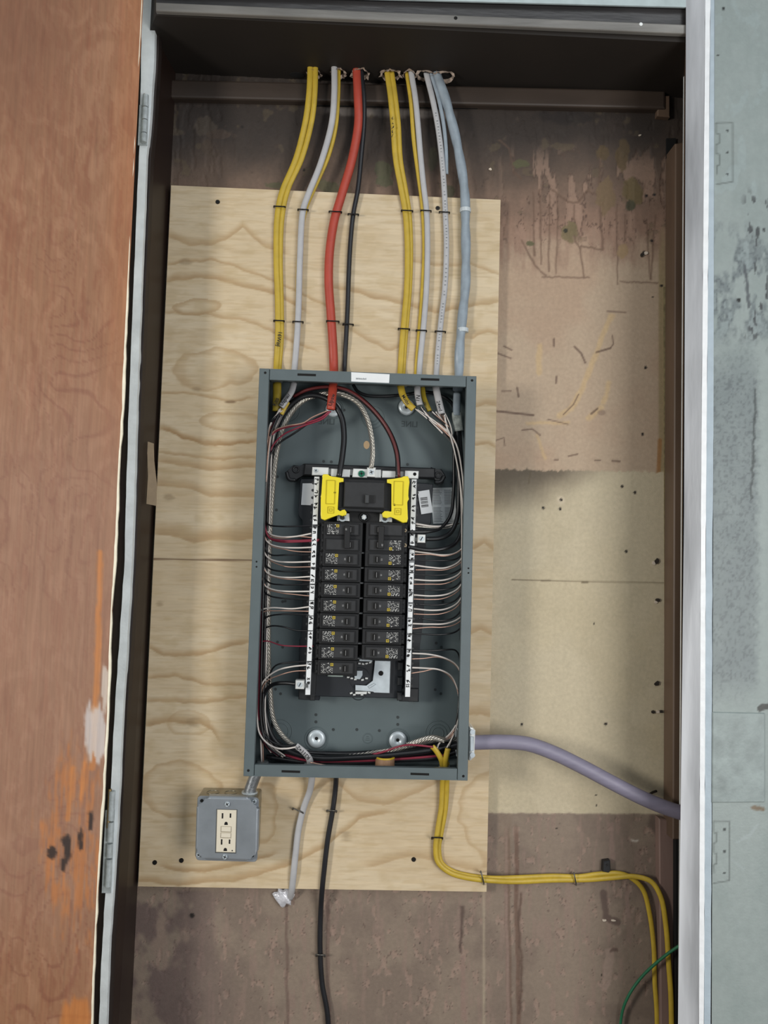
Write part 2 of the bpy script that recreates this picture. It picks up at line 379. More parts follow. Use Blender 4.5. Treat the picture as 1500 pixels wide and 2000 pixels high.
    for x0, ww, cc in ((992, 8, (96, 74, 62)), (1010, 5, (92, 68, 56)), (990, 3, (150, 128, 118)), (640, 5, (100, 80, 72)), (560, 3, (98, 78, 70))):
        m = (1-sst(ww/2, ww/2+3, np.abs(px-x0-8*(n1-.5)-(py-1800)*.01)))*sst(1600, 1640, py)
        B = mixc(B, cc, m*.6)
    for pts, wd, cc in (([(903, 1770), (900, 1860)], 4, (74, 58, 52)), ([(1016, 1745), (1013, 1790), (1018, 1890), (1015, 1980)], 3, (80, 60, 50)), ([(1178, 1745), (1182, 1790), (1205, 1800)], 12, (84, 68, 62)), ([(1190, 1860), (1186, 1910), (1180, 1925)], 16, (150, 130, 118)), ([(1205, 1855), (1192, 1858)], 5, (78, 60, 52)), ([(1225, 1745), (1228, 1790)], 6, (144, 122, 112)), ([(1195, 1610), (1196, 1680)], 8, (138, 116, 106)), ([(1235, 1642), (1246, 1643)], 2, (220, 215, 205)), ([(904, 1870), (905, 1990)], 8, (136, 112, 102))):
        B = mixc(B, cc, stroke(px+(n2-.5)*9, py+(n3-.5)*9, pts, wd, 3)*.7)
    B = mixc(B, (66, 56, 50), (1-sst(.6, 1.2, np.hypot((px-1282)/16, (py-1612)/22)+(n2-.5)*.8))*.5)
    B = mixc(B, (128, 110, 92), (1-sst(998, 1002, px))*sst(970, 974, px)*(1-sst(1720, 1745, py))*.25)
    lf = (1-sst(300, 520, px))*sst(1735, 1745, py)
    B = mixc(B, (92, 76, 74), lf*sst(.4, .6, fbm(px/40, py/60, 91))*.7)
    A = A*(1-low[:, None])+B*low[:, None]
    # nail holes
    for x, y, r in ((1258, 494, 4), (1261, 718, 3), (1255, 848, 3), (1096, 976, 3), (1061, 992, 3), (1094, 994, 3), (1215, 950, 3), (1240, 962, 3), (1223, 1077, 3), (1019, 1415, 3), (1183, 1414, 3), (1087, 1618, 2), (375, 1788, 5), (820, 1842, 2), (1164, 1553, 2), (1165, 1573, 2), (1160, 1218, 2), (473, 248, 3), (594, 332, 3), (1292, 558, 3), (1275, 580, 2), (1175, 1904, 2), (1273, 470, 3), (1278, 380, 3), (1263, 382, 3)):
        A = mixc(A, (30, 24, 20), 1-sst(r*.7, r*1.2, np.hypot(px-x, py-y)))
    return A*(1+.05*(n5-.5)[:, None])
def wall_rel(px, py):
    ch = fbm(px/10, py/20, 71, 4); tn = fbm(px/11, py/46, 51, 4)
    low = sst(1588, 1592, py); up = 1-sst(440, 520, py)
    return -(sst(.69, .72, ch)*low*.0007+sst(.54, .57, tn)*up*.0009)
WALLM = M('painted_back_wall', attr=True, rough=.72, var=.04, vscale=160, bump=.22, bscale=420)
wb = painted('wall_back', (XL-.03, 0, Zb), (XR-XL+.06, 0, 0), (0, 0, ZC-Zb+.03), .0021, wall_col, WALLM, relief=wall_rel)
tag(wb, kind='structure')
bm = bmesh.new(); add_box(bm, (XL-.05, .004, Zb), (XR+.15, .04, 1.05)); sh = fin('wall_panel', bm, MOULD, wb)
# joints and a torn hole in the board: small proud chips
def add_chip(bm, x, y, w_, h_, Y=-.002, n=9):
    pts = [(x+w_*.5*math.cos(2*math.pi*k/n)*random.uniform(.6, 1.2), y+h_*.5*math.sin(2*math.pi*k/n)*random.uniform(.6, 1.2)) for k in range(n)]
    add_poly(bm, [W(px_, py_, Y) for px_, py_ in pts], Vector((0, .0025, 0)))
bm = bmesh.new()
for c in ((1180, 1798, 11, 5), (1198, 1798, 11, 5), (1262, 494, 8, 8), (1278, 1100, 9, 8), (1281, 1176, 8, 6), (1285, 1390, 8, 7), (958, 330, 6, 5), (1250, 264, 6, 4)): add_chip(bm, *c)
fin('plaster_chip', bm, M('raw_chip', (205, 192, 176), .9), wb)
bm = bmesh.new()
for c in ((1283, 1097, 10, 12), (1286, 1172, 10, 7), (1284, 1335, 11, 9), (1276, 1391, 9, 6), (1292, 1390, 8, 5), (1254, 498, 7, 7)): add_chip(bm, *c, Y=-.0035)
fin('splinter', bm, M('dark_splinter', (46, 40, 34), .9, var=.2, vscale=200), wb)

# left, right, ceiling, floor
jl = [(285, 400), (222, 1950)]
def lineX(y, pts): (x0, y0), (x1, y1) = pts; return x0+(y-y0)*(x1-x0)/(y1-y0)
YJ = -0.105
bm = bmesh.new()
a, b = W(303, 20, YJ), W(220, 2000, YJ); d = (b-a)/(b.z-a.z)
def jx(z): return (a+d*(z-a.z)).x
q = [(XL+.005, .004, ZC+.02), (jx(ZC+.02), YJ, ZC+.02), (jx(Zb), YJ, Zb), (XL+.005, .004, Zb)]
add_poly(bm, [Vector(p) for p in q], Vector((-.03, 0, 0)))
wl = tag(fin('wall_left', bm, BROWNP), kind='structure')
tp = prism('tape_strip', [(287, 862), (300, 866), (301, 900), (306, 945), (305, 988), (286, 984), (289, 930)], -.06, .0015, TAPE)
tp.location.x -= .0; tag(tp, 'strip of tan masking tape stuck to the dark left side of the recess', 'tape')
wr = tag(box('wall_right', (XR+.035, -.09, Zb), (XR+.06, .02, ZC+.02), BROWNP), kind='structure')
bm = bmesh.new(); add_poly(bm, [Vector(p) for p in ((XL-.03, .02, ZC), (XL-.03, -.08, ZC), (W(305, 20, -.152).x, -.152, ZC), (XR, -.152, ZC), (XR+.06, -.09, ZC), (XR+.06, .02, ZC))], Vector((0, 0, .06)))
ce = tag(fin('ceiling', bm, CEILP), kind='structure')
fl = tag(box('floor', (-1.8, -3.2, Zb-.05), (2.0, .04, Zb), FLOORM), kind='structure')
# dark gap at the right of the back wall and the trims in it
bm = bmesh.new(); add_poly(bm, [W(1302, 270, -.004), W(1320, 270, -.004), W(1312, 1602, -.004), W(1302, 1602, -.004)], Vector((0, .004, 0)))
add_poly(bm, [W(1320, 1600, -.03), W(1330, 1600, -.03), W(1330, 2400, -.03), W(1320, 2400, -.03)], Vector((0, .02, 0)))
fin('shadow_gap', bm, BLK, wr)
prism('board_edge', [(1296, 560), (1301, 560), (1301, 1600), (1299, 1600)], -.0015, .002, M('gypsum_edge', (128, 116, 84), .9, var=.2, vscale=100), wb)
tag(prism('trim_1', [(1309, 300), (1317, 300), (1313, 1598), (1305, 1598)], -.022, .02, TRIMB, bev=.001), kind='structure')
tag(prism('trim_2', [(1319, 280), (1345, 275), (1340, 1640), (1314, 1640)], -.045, .04, TRIMB, bev=.002), kind='structure')
tag(prism('trim_3', [(1287, 1598), (1322, 1606), (1320, 2400), (1294, 2400)], -.018, .018, M('trim_brown_lower', (126, 104, 96), .55, var=.15, vscale=18, stretch=(1, 1, .2), bump=.3, bscale=60), bev=.002), kind='structure')
tag(prism('trim_4', [(1285, 186), (1309, 186), (1309, 228), (1284, 226)], -.012, .012, TRIMB, bev=.002), kind='structure')
tag(prism('trim_5', [(322, 154), (1300, 176), (1300, 212), (322, 190)], -.016, .016, MOULD, bev=.004, seg=2), kind='structure')
bm = bmesh.new(); add_poly(bm, [W(600, 197, -.003), W(1290, 213, -.003), W(1290, 218, -.003), W(600, 206, -.003)], Vector((0, .003, 0))); fin('gap_under_cornice', bm, BLK, wb)

# left face strip, with its shadow gap
YS = -.115
ls = [(262, 300), (272, 300), (287, 300)]
def strip(name, L, R, Y, th, mat, parent=None, jit=0, kind=None):
    """vertical strip between two pixel polylines [(x, y)..]"""
    ys = np.linspace(-40, 2400, 100); lx = np.interp(ys, [p[1] for p in L], [p[0] for p in L]); rx = np.interp(ys, [p[1] for p in R], [p[0] for p in R])
    if jit: lx = lx+np.array([random.uniform(-jit, jit) for _ in ys]); rx = rx+np.array([random.uniform(-jit, jit) for _ in ys])
    bm = bmesh.new(); A = [(W(x, y, Y), W(x2, y, Y)) for x, x2, y in zip(lx, rx, ys)]; D = Vector((0, th, 0))
    V = [[bm.verts.new(p) for p in (u, v, v+D, u+D)] for u, v in A]
    for r0, r1 in zip(V, V[1:]):
        for k in range(4): bm.faces.new((r0[k], r0[(k+1) % 4], r1[(k+1) % 4], r1[k]))
    bm.faces.new(V[0][::-1]); bm.faces.new(V[-1])
    return fin(name, bm, mat, parent)
SL = [(277, -40), (276, 100), (272, 300), (267, 400), (251, 800), (243, 1100), (223, 1400), (212, 1650), (199, 1850), (192, 2040), (174, 2400)]
SR = [(304, -40), (302, 100), (293, 250), (287, 300), (283, 400), (267, 800), (258, 1100), (240, 1400), (228, 1650), (214, 1850), (207, 2040), (189, 2400)]
s1 = tag(strip('trim_6', SL, SR, YS, .03, BLUEG, jit=.6), kind='structure')
SR2 = [(x+8, y) for x, y in SR]
s2 = tag(strip('trim_7', [(x-1, y) for x, y in SR], SR2, YS+.012, .02, M('dark_jamb_edge', (40, 30, 26), .6, var=.2, vscale=30)), kind='structure')
s3 = tag(strip('trim_8', [(x-45, y) for x, y in SL], [(x+2, y) for x, y in SL], YS+.028, .02, M('black_gap_wood', (30, 26, 23), .8, var=.3, vscale=40)), kind='structure')
tag(box('wall_front', (-1.15, YS+.03, Zb), (W(240, 1000, YS).x-.02, YS+.07, 1.1), BLUEG), kind='structure')

# header
def hb(x, y0): return y0+(x-300)*.0435
tag(prism('trim_9', [(304, 4), (1350, 48), (1350, 66), (304, 21)], -.162, .008, HEADM, bev=.002, seg=2), kind='structure')
tag(prism('trim_10', [(304, -60), (1350, -10), (1350, 50), (304, 6)], -.156, .03, HEADD, bev=.001), kind='structure')
tag(prism('wall_top', [(304, -420), (1700, -420), (1700, 14), (1350, 14), (700, -3), (304, -14)], -.166, .003, M('pale_blue_paint', (176, 190, 192), .6, var=.06, bump=.3, bscale=100)), kind='structure')
for x, y in ((890, 35), (1252, 47)):
    cyl('screw_hole', W(x, y, -.1625), (0, 1, 0), .003, .002, BLK if x < 1000 else ALU, bpy.data.objects['trim_9'], n=8)

# right front wall: glossy reveal, rounded corner with painted-in highlight, grey face
RB = [(1340, -40), (1336, 1000), (1324, 2040), (1320, 2400)]
RF = [(1378, -40), (1369, 1000), (1365, 2040), (1362, 2400)]
def rstrip(name, A, YA, B, YB, mat, parent=None, kind=None, n=60, amp=0, seed=1):
    rs = np.random.RandomState(seed)
    ys = np.linspace(-40, 2400, n); ax = np.interp(ys, [p[1] for p in A], [p[0] for p in A]); bx = np.interp(ys, [p[1] for p in B], [p[0] for p in B])
    bm = bmesh.new(); rows = []
    m = 5
    for y, xa, xb in zip(ys, ax, bx):
        P0, P1 = W(xa, y, YA), W(xb+rs.uniform(-amp, amp), y, YB); rows.append([bm.verts.new(P0.lerp(P1, k/(m-1))) for k in range(m)])
    for r0, r1 in zip(rows, rows[1:]):
        for k in range(m-1): bm.faces.new((r0[k], r0[k+1], r1[k+1], r1[k]))
    return fin(name, bm, mat, parent, smooth=True)
rf = tag(rstrip('trim_11', RB, -.166, RF, -.186, WORN, amp=.8), kind='structure')
RF2 = [(x+10, y) for x, y in RF]; RF3 = [(x+23, y) for x, y in RF]
tag(rstrip('trim_12', RF, -.186, RF2, -.190, EDGEB, amp=.8, seed=1), kind='structure')
tag(rstrip('trim_13', RF2, -.190, RF3, -.192, M('soft_blue_edge', (168, 182, 192), .5, var=.05, bump=.2), amp=.5, seed=1), kind='structure')
bm = bmesh.new(); e0, e1 = W(1340, -40, -.166), W(1324, 2400, -.166); k0 = W(1395, 1000, -.192).x+.004
bm.faces.new([bm.verts.new(p) for p in (e0, e1, Vector((k0, -.06, e1.z)), Vector((k0, -.06, e0.z)))]); fin('inner_return', bm, TRIMB, rf)
def grey_col(px, py):
    n1 = fbm(px/50, py/70, 5); n2 = fbm(px/9, py/9, 15); n3 = fbm(px/22, py/40, 25); n4 = fbm(px/4, py/5, 35, 3)
    A = np.tile(np.array([142., 152, 150]), (len(px), 1)); A = mixc(A, (134, 145, 143), sst(.4, .65, n1)*.6)
    worn = np.maximum(sst(400, 520, py)*(1-sst(620, 700, py))*sst(.45, .6, n3), sst(640, 780, py+60*(n1-.5))*(1-sst(1300, 1400, py+80*(n1-.5)))*(1-sst(1468, 1490, px+18*(n2-.5)))*(.65+.5*(n3-.3)))
    A = mixc(A, (98, 107, 110), worn*.7); A = mixc(A, (66, 72, 76), worn*sst(.5, .75, n4)*.5)
    A = mixc(A, (146, 158, 158), sst(.62, .68, n3)*(1-sst(620, 700, py))*.6)
    A = mixc(A, (52, 54, 56), sst(.68, .74, fbm(px/12, py/30, 45))*sst(360, 400, py)*(1-sst(640, 700, py))*sst(1440, 1470, px)*.8)
    for pts, wd, c in (([(1475, 760), (1471, 900), (1467, 975)], 3, (58, 64, 64)), ([(1485, 1385), (1500, 1380)], 10, (40, 40, 38)), ([(1470, 1577), (1490, 1580)], 6, (104, 84, 62)), ([(1455, 520), (1463, 600)], 5, (72, 76, 80)), ([(1440, 1645), (1462, 1632), (1480, 1610)], 5, (150, 160, 160)), ([(1430, 1680), (1455, 1700)], 2, (150, 160, 160))):
        A = mixc(A, c, stroke(px+(n2-.5)*7, py+(n2-.5)*7, pts, wd, 2)*.8)
    for ox, oy, s in ((1393, 1605, 1), (1399, 240, 1)):
        for pts in ([(0, 0), (32, 0), (32, 115), (0, 120)], [(0, 0), (0, 20), (6, 22), (6, 40), (0, 42), (0, 60), (7, 62), (7, 82), (1, 84), (2, 100)]):
            A = mixc(A, (74, 80, 78), stroke(px, py, [(ox+u, oy+v) for u, v in pts], 1.6, 1.6)*.6)
        for v in (15, 58, 100): A = mixc(A, (34, 38, 38), 1-sst(1.5, 3, np.hypot(px-ox-22, py-oy-v)))
    for x, y, r in ((1443, 586, 4), (1387, 1252, 3), (1413, 17, 3), (1402, 108, 2)): A = mixc(A, (30, 32, 32), 1-sst(r*.7, r*1.3, np.hypot(px-x, py-y)))
    return A
x0 = W(1393, 1000, -.192).x
lo, hi = W(1391, 2400, -.192), W(1400, -40, -.192)
gw = painted('wall_front_right', (x0, -.192, Zb), (.16, 0, 0), (0, 0, 1.1-Zb), .0022, grey_col, M('grey_wall_paint', attr=True, rough=.5, var=.03, vscale=100, bump=.2, bscale=260))
tag(gw, kind='structure'); gw.name = 'wall_right_front'
box('wall_core', (x0+.004, -.1905, Zb), (x0+.6, -.06, 1.1), BLUEG, gw)
tag(box('wall_far_right', (x0+.16, -.192, Zb), (x0+.6, -.1905, 1.1), M('grey_paint_far', (140, 150, 148), .5)), kind='structure')
pn = prism('access_panel', [(1392, 1391), (1494, 1393), (1494, 1567), (1391, 1568)], -.1945, .003, M('grey_patch_paint', (136, 147, 146), .5, var=.12, vscale=40, bump=.3, bscale=150), gw, bev=.0012)
pn['label'] = 'raised rectangular plate painted over in grey'

# ------------------------------------------------------------------ door (opened to the left)
YD = -.150
DA, DB = W(268, 200, YD), W(196, 1700, YD); XD = (DA.x+DB.x)/2
door = tag(empty('door_1', (XD, YD, Zb)), kind='structure')
ang = math.radians(152)
U = Vector((math.cos(ang)*.62, -abs(math.sin(ang))*.62, 0))
def door_col(px, py):
    n1 = fbm(px/70, py/150, 7); wx = px+26*(fbm(px/60, py/80, 17)-.5)+20*(fbm(px/22, py/30, 37)-.5)
    g = .5+.5*np.sin(38*fbm(wx/70, py/210, 27, 3)); g2 = .5+.5*np.sin(60*fbm(wx/120+3, py/150, 67, 2)+wx/40)
    fine = fbm(wx/3.0, py/90, 47, 4); f2 = fbm(wx/14, py/75, 57, 4); n0 = fbm(px/150, py/260, 9, 3)
    A = np.tile(np.array([152., 108, 78]), (len(px), 1)); A = mixc(A, (172, 128, 98), sst(.45, .95, g)*.45); A = mixc(A, (134, 84, 58), sst(.55, .8, f2)*.5)
    A = mixc(A, (136, 80, 56), sst(.5, .7, fine)*.3); A = mixc(A, (118, 66, 48), sst(.9, .99, g2)*.4*sst(.42, .6, n0)*sst(300, 600, py))
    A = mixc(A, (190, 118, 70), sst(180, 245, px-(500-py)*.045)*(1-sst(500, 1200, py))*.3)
    A = mixc(A, (118, 78, 56), (1-sst(20, 240, px))*(1-sst(60, 420, py))*.6)  # upper-left grime, with the weaker light up there painted in too
    A = mixc(A, (158, 124, 108), sst(550, 1000, py)*(1-sst(1650, 2000, py))*.4)  # glare haze over the middle painted in as a paler, greyer tone
    n2 = fbm(px/8, py/60, 77, 4); n3 = fbm(px/12, py/24, 87, 4)
    w1 = (1-sst(.7, 1.15, np.hypot((px-150)/60, (py-1640)/175)+(n2-.5)*1.6)); A = mixc(A, (188, 118, 66), w1*sst(.35, .6, fbm(px/5, py/50, 97, 3))*.75)
    for pts, wd in (([(142, 1500), (132, 1600)], 7), ([(165, 1490), (158, 1560)], 6), ([(196, 1080), (190, 1300), (180, 1500)], 10)): A = mixc(A, (208, 130, 64), stroke(px+(n3-.5)*8, py, pts, wd, 4)*.7)
    for cx, cy, rx, ry in ((100, 1668, 10, 12), (130, 1655, 12, 22), (157, 1640, 8, 24), (176, 1608, 6, 20), (122, 1690, 6, 14)): A = mixc(A, (36, 26, 24), (1-sst(.6, 1.1, np.hypot((px-cx)/rx, (py-cy)/ry)+(n3-.5)*1.8))*.85)
    w2 = (1-sst(.75, 1.05, np.hypot((px-188)/24, (py-1430)/68)+(n2-.5)*1.3)); A = mixc(A, (212, 208, 208), w2*.75)
    w3 = (1-sst(.8, 1.1, np.hypot((px-205)/7, (py-1345)/40)+(n3-.5)*.8)); A = mixc(A, (224, 216, 206), w3*.7)
    A = mixc(A, (200, 122, 56), (1-sst(.7, 1.2, np.hypot((px-150)/35, (py-1990)/40)+(n2-.5)))*.7)
    return A
DM = M('orange_plywood_face', attr=True, rough=.6, var=.06, vscale=9, stretch=(30, 30, 1.2), bump=.12, bscale=60)
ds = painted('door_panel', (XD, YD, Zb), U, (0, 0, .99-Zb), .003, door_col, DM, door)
bm = bmesh.new(); nrm = Vector((-U.y, U.x, 0)).normalized()
if nrm.y < 0: nrm = -nrm
add_poly(bm, [Vector((XD, YD, Zb))+nrm*.0008, Vector((XD, YD, Zb))+U+nrm*.0008, Vector((XD, YD, .99))+U+nrm*.0008, Vector((XD, YD, .99))+nrm*.0008], nrm*.03)
fin('door_core', bm, EDGEW, door)
EL = [(275, -40), (274, 50), (266, 150), (262, 250), (258, 330), (253, 400), (245, 650), (240, 800), (232, 900), (225, 1100), (216, 1200), (211, 1400), (203, 1530), (192, 1700), (184, 1850), (178, 2040), (161, 2400)]
ed = strip('worn_edge', [(x-2.0, y) for x, y in EL], [(x+2.2, y) for x, y in EL], YD-.0012, .004, EDGEW, door, jit=1.1)
for x, y, ln in ((283, 232, 92), (215, 1640, 190)):
    r = empty('hinge', W(x, y, YS-.006)-door.location); r.parent = door
    lean = .046
    parts = [(0, .30), (.32, .52), (.54, .68), (.70, .98)] if ln > 100 else [(0, .25), (.27, .52), (.54, .8), (.82, 1.0)]
    bm = bmesh.new()
    for u, v in parts:
        y0, y1 = y-ln/2+ln*u, y-ln/2+ln*v
        add_cyl(bm, W(x-lean*(y0-y), y0, YS-.006), W(x-lean*(y1-y), y1, YS-.006)-W(x-lean*(y0-y), y0, YS-.006), .0048, (W(x-lean*(y1-y), y1, YS-.006)-W(x-lean*(y0-y), y0, YS-.006)).length, 12)
    fin('knuckle', bm, M('painted_hinge', (176, 184, 186), .45, var=.12, vscale=120), r)
    bm = bmesh.new(); y0, y1 = y-ln*.3, y+ln*.55
    add_poly(bm, [W(x-12-lean*(y0-y), y0, YS-.003), W(x+6-lean*(y0-y), y0, YS-.003), W(x+6-lean*(y1-y), y1, YS-.003), W(x-12-lean*(y1-y), y1, YS-.003)], Vector((0, .003, 0)), .0005)
    fin('leaf', bm, M('painted_hinge'), r)
    cyl('pin', W(x, y-ln*.52, YS-.006), (0, 0, -1), .0028, .06, M('brass_pin', (150, 130, 90), .4, metal=.8), r, n=8)

# ------------------------------------------------------------------ plywood backboard
YP = -.018
pc = [W(334, 361, YP), W(976, 391, YP), W(952, 1742, YP), W(270, 1731, YP)]
xa, xb = (pc[0].x+pc[3].x)/2, (pc[1].x+pc[2].x)/2; za, zb = (pc[0].z+pc[1].z)/2, (pc[2].z+pc[3].z)/2
ply = tag(empty('backboard', (xa, 0, zb)), 'pale plywood backboard with wavy grain screwed to the recess wall', 'plywood board')
def ply_col(px, py):
    def g(cx, cy, rx, ry, h): return h*np.exp(-((px-cx)/rx)**2-((py-cy)/ry)**2)
    wrp = fbm(px/70, py/40, 13, 4)
    f = py/78+1.7*fbm(px/170, py/80, 23, 3)+.3*wrp
    f = f+g(390, 650, 80, 60, 1.5)+g(410, 750, 90, 90, 1.9)+g(360, 520, 90, 60, 1.2)+g(350, 830, 80, 70, -1.2)+g(420, 1580, 120, 70, 2.2)+g(380, 1150, 130, 60, -.7)+g(300, 1400, 100, 60, 1.3)+g(580, 620, 90, 70, 1.3)+g(720, 540, 120, 60, -1.4)+g(930, 1560, 70, 130, 2.3)+g(930, 900, 60, 90, 1.5)+g(700, 1640, 120, 60, 1.6)+g(940, 1250, 60, 100, -1.5)+g(480, 450, 80, 40, -1.1)
    fr = f-np.floor(f); line = sst(.0, .42, fr)*(1-sst(.42, .62, fr))
    amp = sst(.42, .72, fbm(px/130, py/60, 33, 3))
    A = np.tile(np.array([200., 181, 150]), (len(px), 1)); A = mixc(A, (212, 196, 168), sst(.45, .7, fbm(px/160, py/60, 43, 3))*.5)
    A = mixc(A, (170, 144, 108), line*(.04+.2*amp))
    wy = py+10*(wrp-.5)+5*(fbm(px/18, py/30, 83, 3)-.5); wx = px+14*(fbm(px/60, py/50, 93, 3)-.5)
    G = (158, 126, 86)
    for pts, wd, st in (([(330, 460), (370, 477), (410, 476), (440, 466), (462, 452), (475, 441), (490, 455), (515, 480), (560, 494)], 14, .5), ([(330, 520), (370, 512), (410, 510), (450, 518), (500, 535), (560, 560), (620, 590), (660, 604)], 7, .55), ([(328, 549), (380, 541), (430, 548), (480, 560), (540, 575), (600, 612)], 12, .6), ([(325, 613), (400, 615), (480, 628), (560, 660), (620, 690)], 9, .5),
     ([(318, 770), (360, 768), (410, 777), (450, 784), (500, 776)], 6, .55), ([(318, 838), (350, 855), (400, 868), (460, 869), (505, 862)], 11, .85), ([(316, 886), (400, 897), (505, 896)], 7, .55), ([(314, 903), (400, 917), (505, 914)], 14, .55), ([(310, 948), (370, 955), (400, 968), (505, 974)], 18, .5), ([(305, 1046), (350, 1048), (380, 1060), (505, 1052)], 28, .55),
     ([(295, 1268), (320, 1283), (360, 1284), (400, 1276), (450, 1260), (490, 1258)], 13, .6), ([(292, 1325), (340, 1319), (400, 1335), (490, 1341)], 9, .55), ([(290, 1368), (350, 1371), (400, 1373), (490, 1358)], 10, .55), ([(288, 1420), (330, 1410), (390, 1411), (415, 1424), (430, 1445)], 16, .65), ([(268, 1722), (350, 1729), (450, 1721), (560, 1692), (640, 1650), (700, 1602), (760, 1590)], 14, .55), ([(320, 1692), (345, 1701), (400, 1706), (470, 1690), (540, 1668)], 11, .6),
     ([(600, 1545), (650, 1525), (690, 1558), (750, 1572), (820, 1545), (860, 1522)], 16, .4), ([(680, 640), (720, 664), (760, 682), (795, 668)], 12, .45), ([(650, 560), (700, 572), (740, 586), (790, 596), (850, 612), (920, 602), (980, 588)], 14, .55), ([(800, 512), (860, 520), (920, 515), (980, 537)], 9, .45), ([(920, 660), (950, 650), (980, 655)], 10, .5), ([(920, 800), (950, 788), (980, 790)], 12, .5), ([(915, 872), (950, 868), (980, 880)], 8, .55), ([(915, 1080), (945, 1062), (980, 1085)], 16, .5), ([(912, 1240), (940, 1232), (970, 1245)], 16, .5), ([(910, 1400), (940, 1394), (970, 1402)], 20, .5), ([(720, 1692), (800, 1672), (880, 1690), (950, 1704)], 18, .4)):
        wd = wd*1.3; d = wy-np.interp(wx, [p[0] for p in pts], [p[1] for p in pts]); inside = sst(pts[0][0]-25, pts[0][0]+12, px)*(1-sst(pts[-1][0]-20, pts[-1][0]+15, px))
        A = mixc(A, G, sst(-wd, 0, d)*(1-sst(-.5, 2.2, d))*inside*st*1.15)
    for cx, cy, rx, ry, wd, st in ((385, 600, 50, 15, .6, .6), (418, 722, 82, 40, .3, .5), (452, 822, 60, 20, .5, .5), (350, 1546, 78, 56, .22, .5), (962, 1600, 58, 86, .2, .45), (505, 1590, 40, 62, .25, .5), (365, 1412, 40, 26, .3, .35)):
        d = np.hypot((wx-cx)/rx, (wy-cy)/ry)+.5*(fbm(px/45, py/32, 103, 3)-.5)
        A = mixc(A, G, sst(1-wd, 1, d)*(1-sst(1, 1.06, d))*st*.85)
    A = mixc(A, (104, 80, 56), (1-sst(.5, 1.2, np.hypot((px-450)/12, (py-785)/3.5)))*.8)
    fib = fbm(px/45, py/3.2, 53, 4); A = mixc(A, (176, 152, 114), sst(.5, .75, fib)*.35)
    mott = fbm(px/30, py/22, 63, 4); A = mixc(A, (180, 158, 120), sst(.5, .8, mott)*.35)
    for x, y, r in ((385, 760, 9), (362, 512, 12), (375, 1410, 14), (675, 1632, 12), (330, 970, 10), (312, 1180, 8), (640, 1540, 14)):
        A = mixc(A, (128, 108, 80), (1-sst(.3, 1.3, np.hypot((px-x)/r, (py-y)/r*1.4)+(fib-.5)*2))*.4)
    seam = np.abs(py-1092-(px-300)*.012); A = mixc(A, (98, 74, 52), (1-sst(.9, 2.2, seam))*(1-sst(560, 700, px))*.85)
    A = mixc(A, (176, 146, 106), (1-sst(2, 40, py-1030+0*px)*1)*sst(985, 1040, py)*(1-sst(500, 560, px))*0)
    return A
PM = M('plywood_face', attr=True, rough=.68, var=.035, vscale=30, stretch=(1, 1, 9), bump=.08, bscale=150)
painted('board_face', (xa, YP, zb), (xb-xa, 0, 0), (0, 0, za-zb), .0021, ply_col, PM, ply)
bm = bmesh.new(); add_box(bm, (xa, YP+.0004, zb), (xb, -.0005, za)); fin('board_core', bm, PLYEDGE, ply)
SCREWM = M('black_screw', (38, 34, 30), .4, metal=.6)
def screw(x, y, Y, parent, r=.0042, m=SCREWM, name='screw', ax=(0, 1, 0)):
    c = W(x, y, Y); bm = bmesh.new(); add_cyl(bm, c, ax, r*.9, .002, 12, r)
    a_ = random.uniform(0, 1.5)
    o = fin(name, bm, m, parent)
    bm = bmesh.new()
    for t in (a_, a_+math.pi/2):
        dx, dz = math.cos(t)*r*.65, math.sin(t)*r*.65; ex, ez = -math.sin(t)*r*.13, math.cos(t)*r*.13
        add_poly(bm, [c+Vector((dx+ex, -.0004, dz+ez)), c+Vector((-dx+ex, -.0004, -dz+ez)), c+Vector((-dx-ex, -.0004, -dz-ez)), c+Vector((dx-ex, -.0004, dz-ez))], Vector((0, .0006, 0)))
    fin('screw_slot', bm, INK, o if parent is None else parent)
    return o
for x, y in ((425, 394), (855, 406), (302, 1685), (354, 1681), (808, 1679)): screw(x, y, YP-.0012, ply)

# ------------------------------------------------------------------ panel enclosure
YB, YF = -.021, -.113        # inside face of the back, front lip
TL, TR, BR, BL = W(508, 719, YF), W(931, 735, YF), W(913, 1526, YF), W(474, 1515, YF)
px0, px1 = (TL.x+BL.x)/2, (TR.x+BR.x)/2; pz1, pz0 = (TL.z+TR.z)/2, (BL.z+BR.z)/2
LW = .0165; LT = .0185; SH = .0016
pan = tag(empty('panel_enclosure', (px0, YP, pz0)), 'grey steel breaker panel enclosure, open without its cover, mounted on the plywood', 'electrical panel')
box('back_plate', (px0, YB, pz0), (px1, YP-.0002, pz1), GREYIN, pan)
for s in (0, 1):
    x = px0 if s == 0 else px1-SH
    box('side_wall', (x, YF+.001, pz0), (x+SH, YB, pz1), GREY, pan)
    xl = px0 if s == 0 else px1-LW
    bm = bmesh.new(); add_box(bm, (xl, YF, pz0), (xl+LW, YF+.0016, pz1), .0006)
    xi = xl+LW-SH if s == 0 else xl
    add_box(bm, (xi, YF+.001, pz0+.002), (xi+SH, YF+.012, pz1-.002))
    fl_ = fin('side_flange', bm, GREY, pan)
for s in (0, 1):
    z = pz0 if s == 0 else pz1-SH
    box('end_wall', (px0+SH, YF+.001, z), (px1-SH, YB, z+SH), GREY, pan)
    zl = pz0 if s == 0 else pz1-LT
    bm = bmesh.new(); add_box(bm, (px0+LW+.0006, YF+.0012, zl), (px1-LW-.0006, YF+.003, zl+LT), .0005)
    zi = zl+LT-SH if s == 0 else zl
    add_box(bm, (px0+LW+.001, YF+.002, zi), (px1-LW-.001, YF+.010, zi+SH))
    fin('end_flange', bm, GREY, pan)
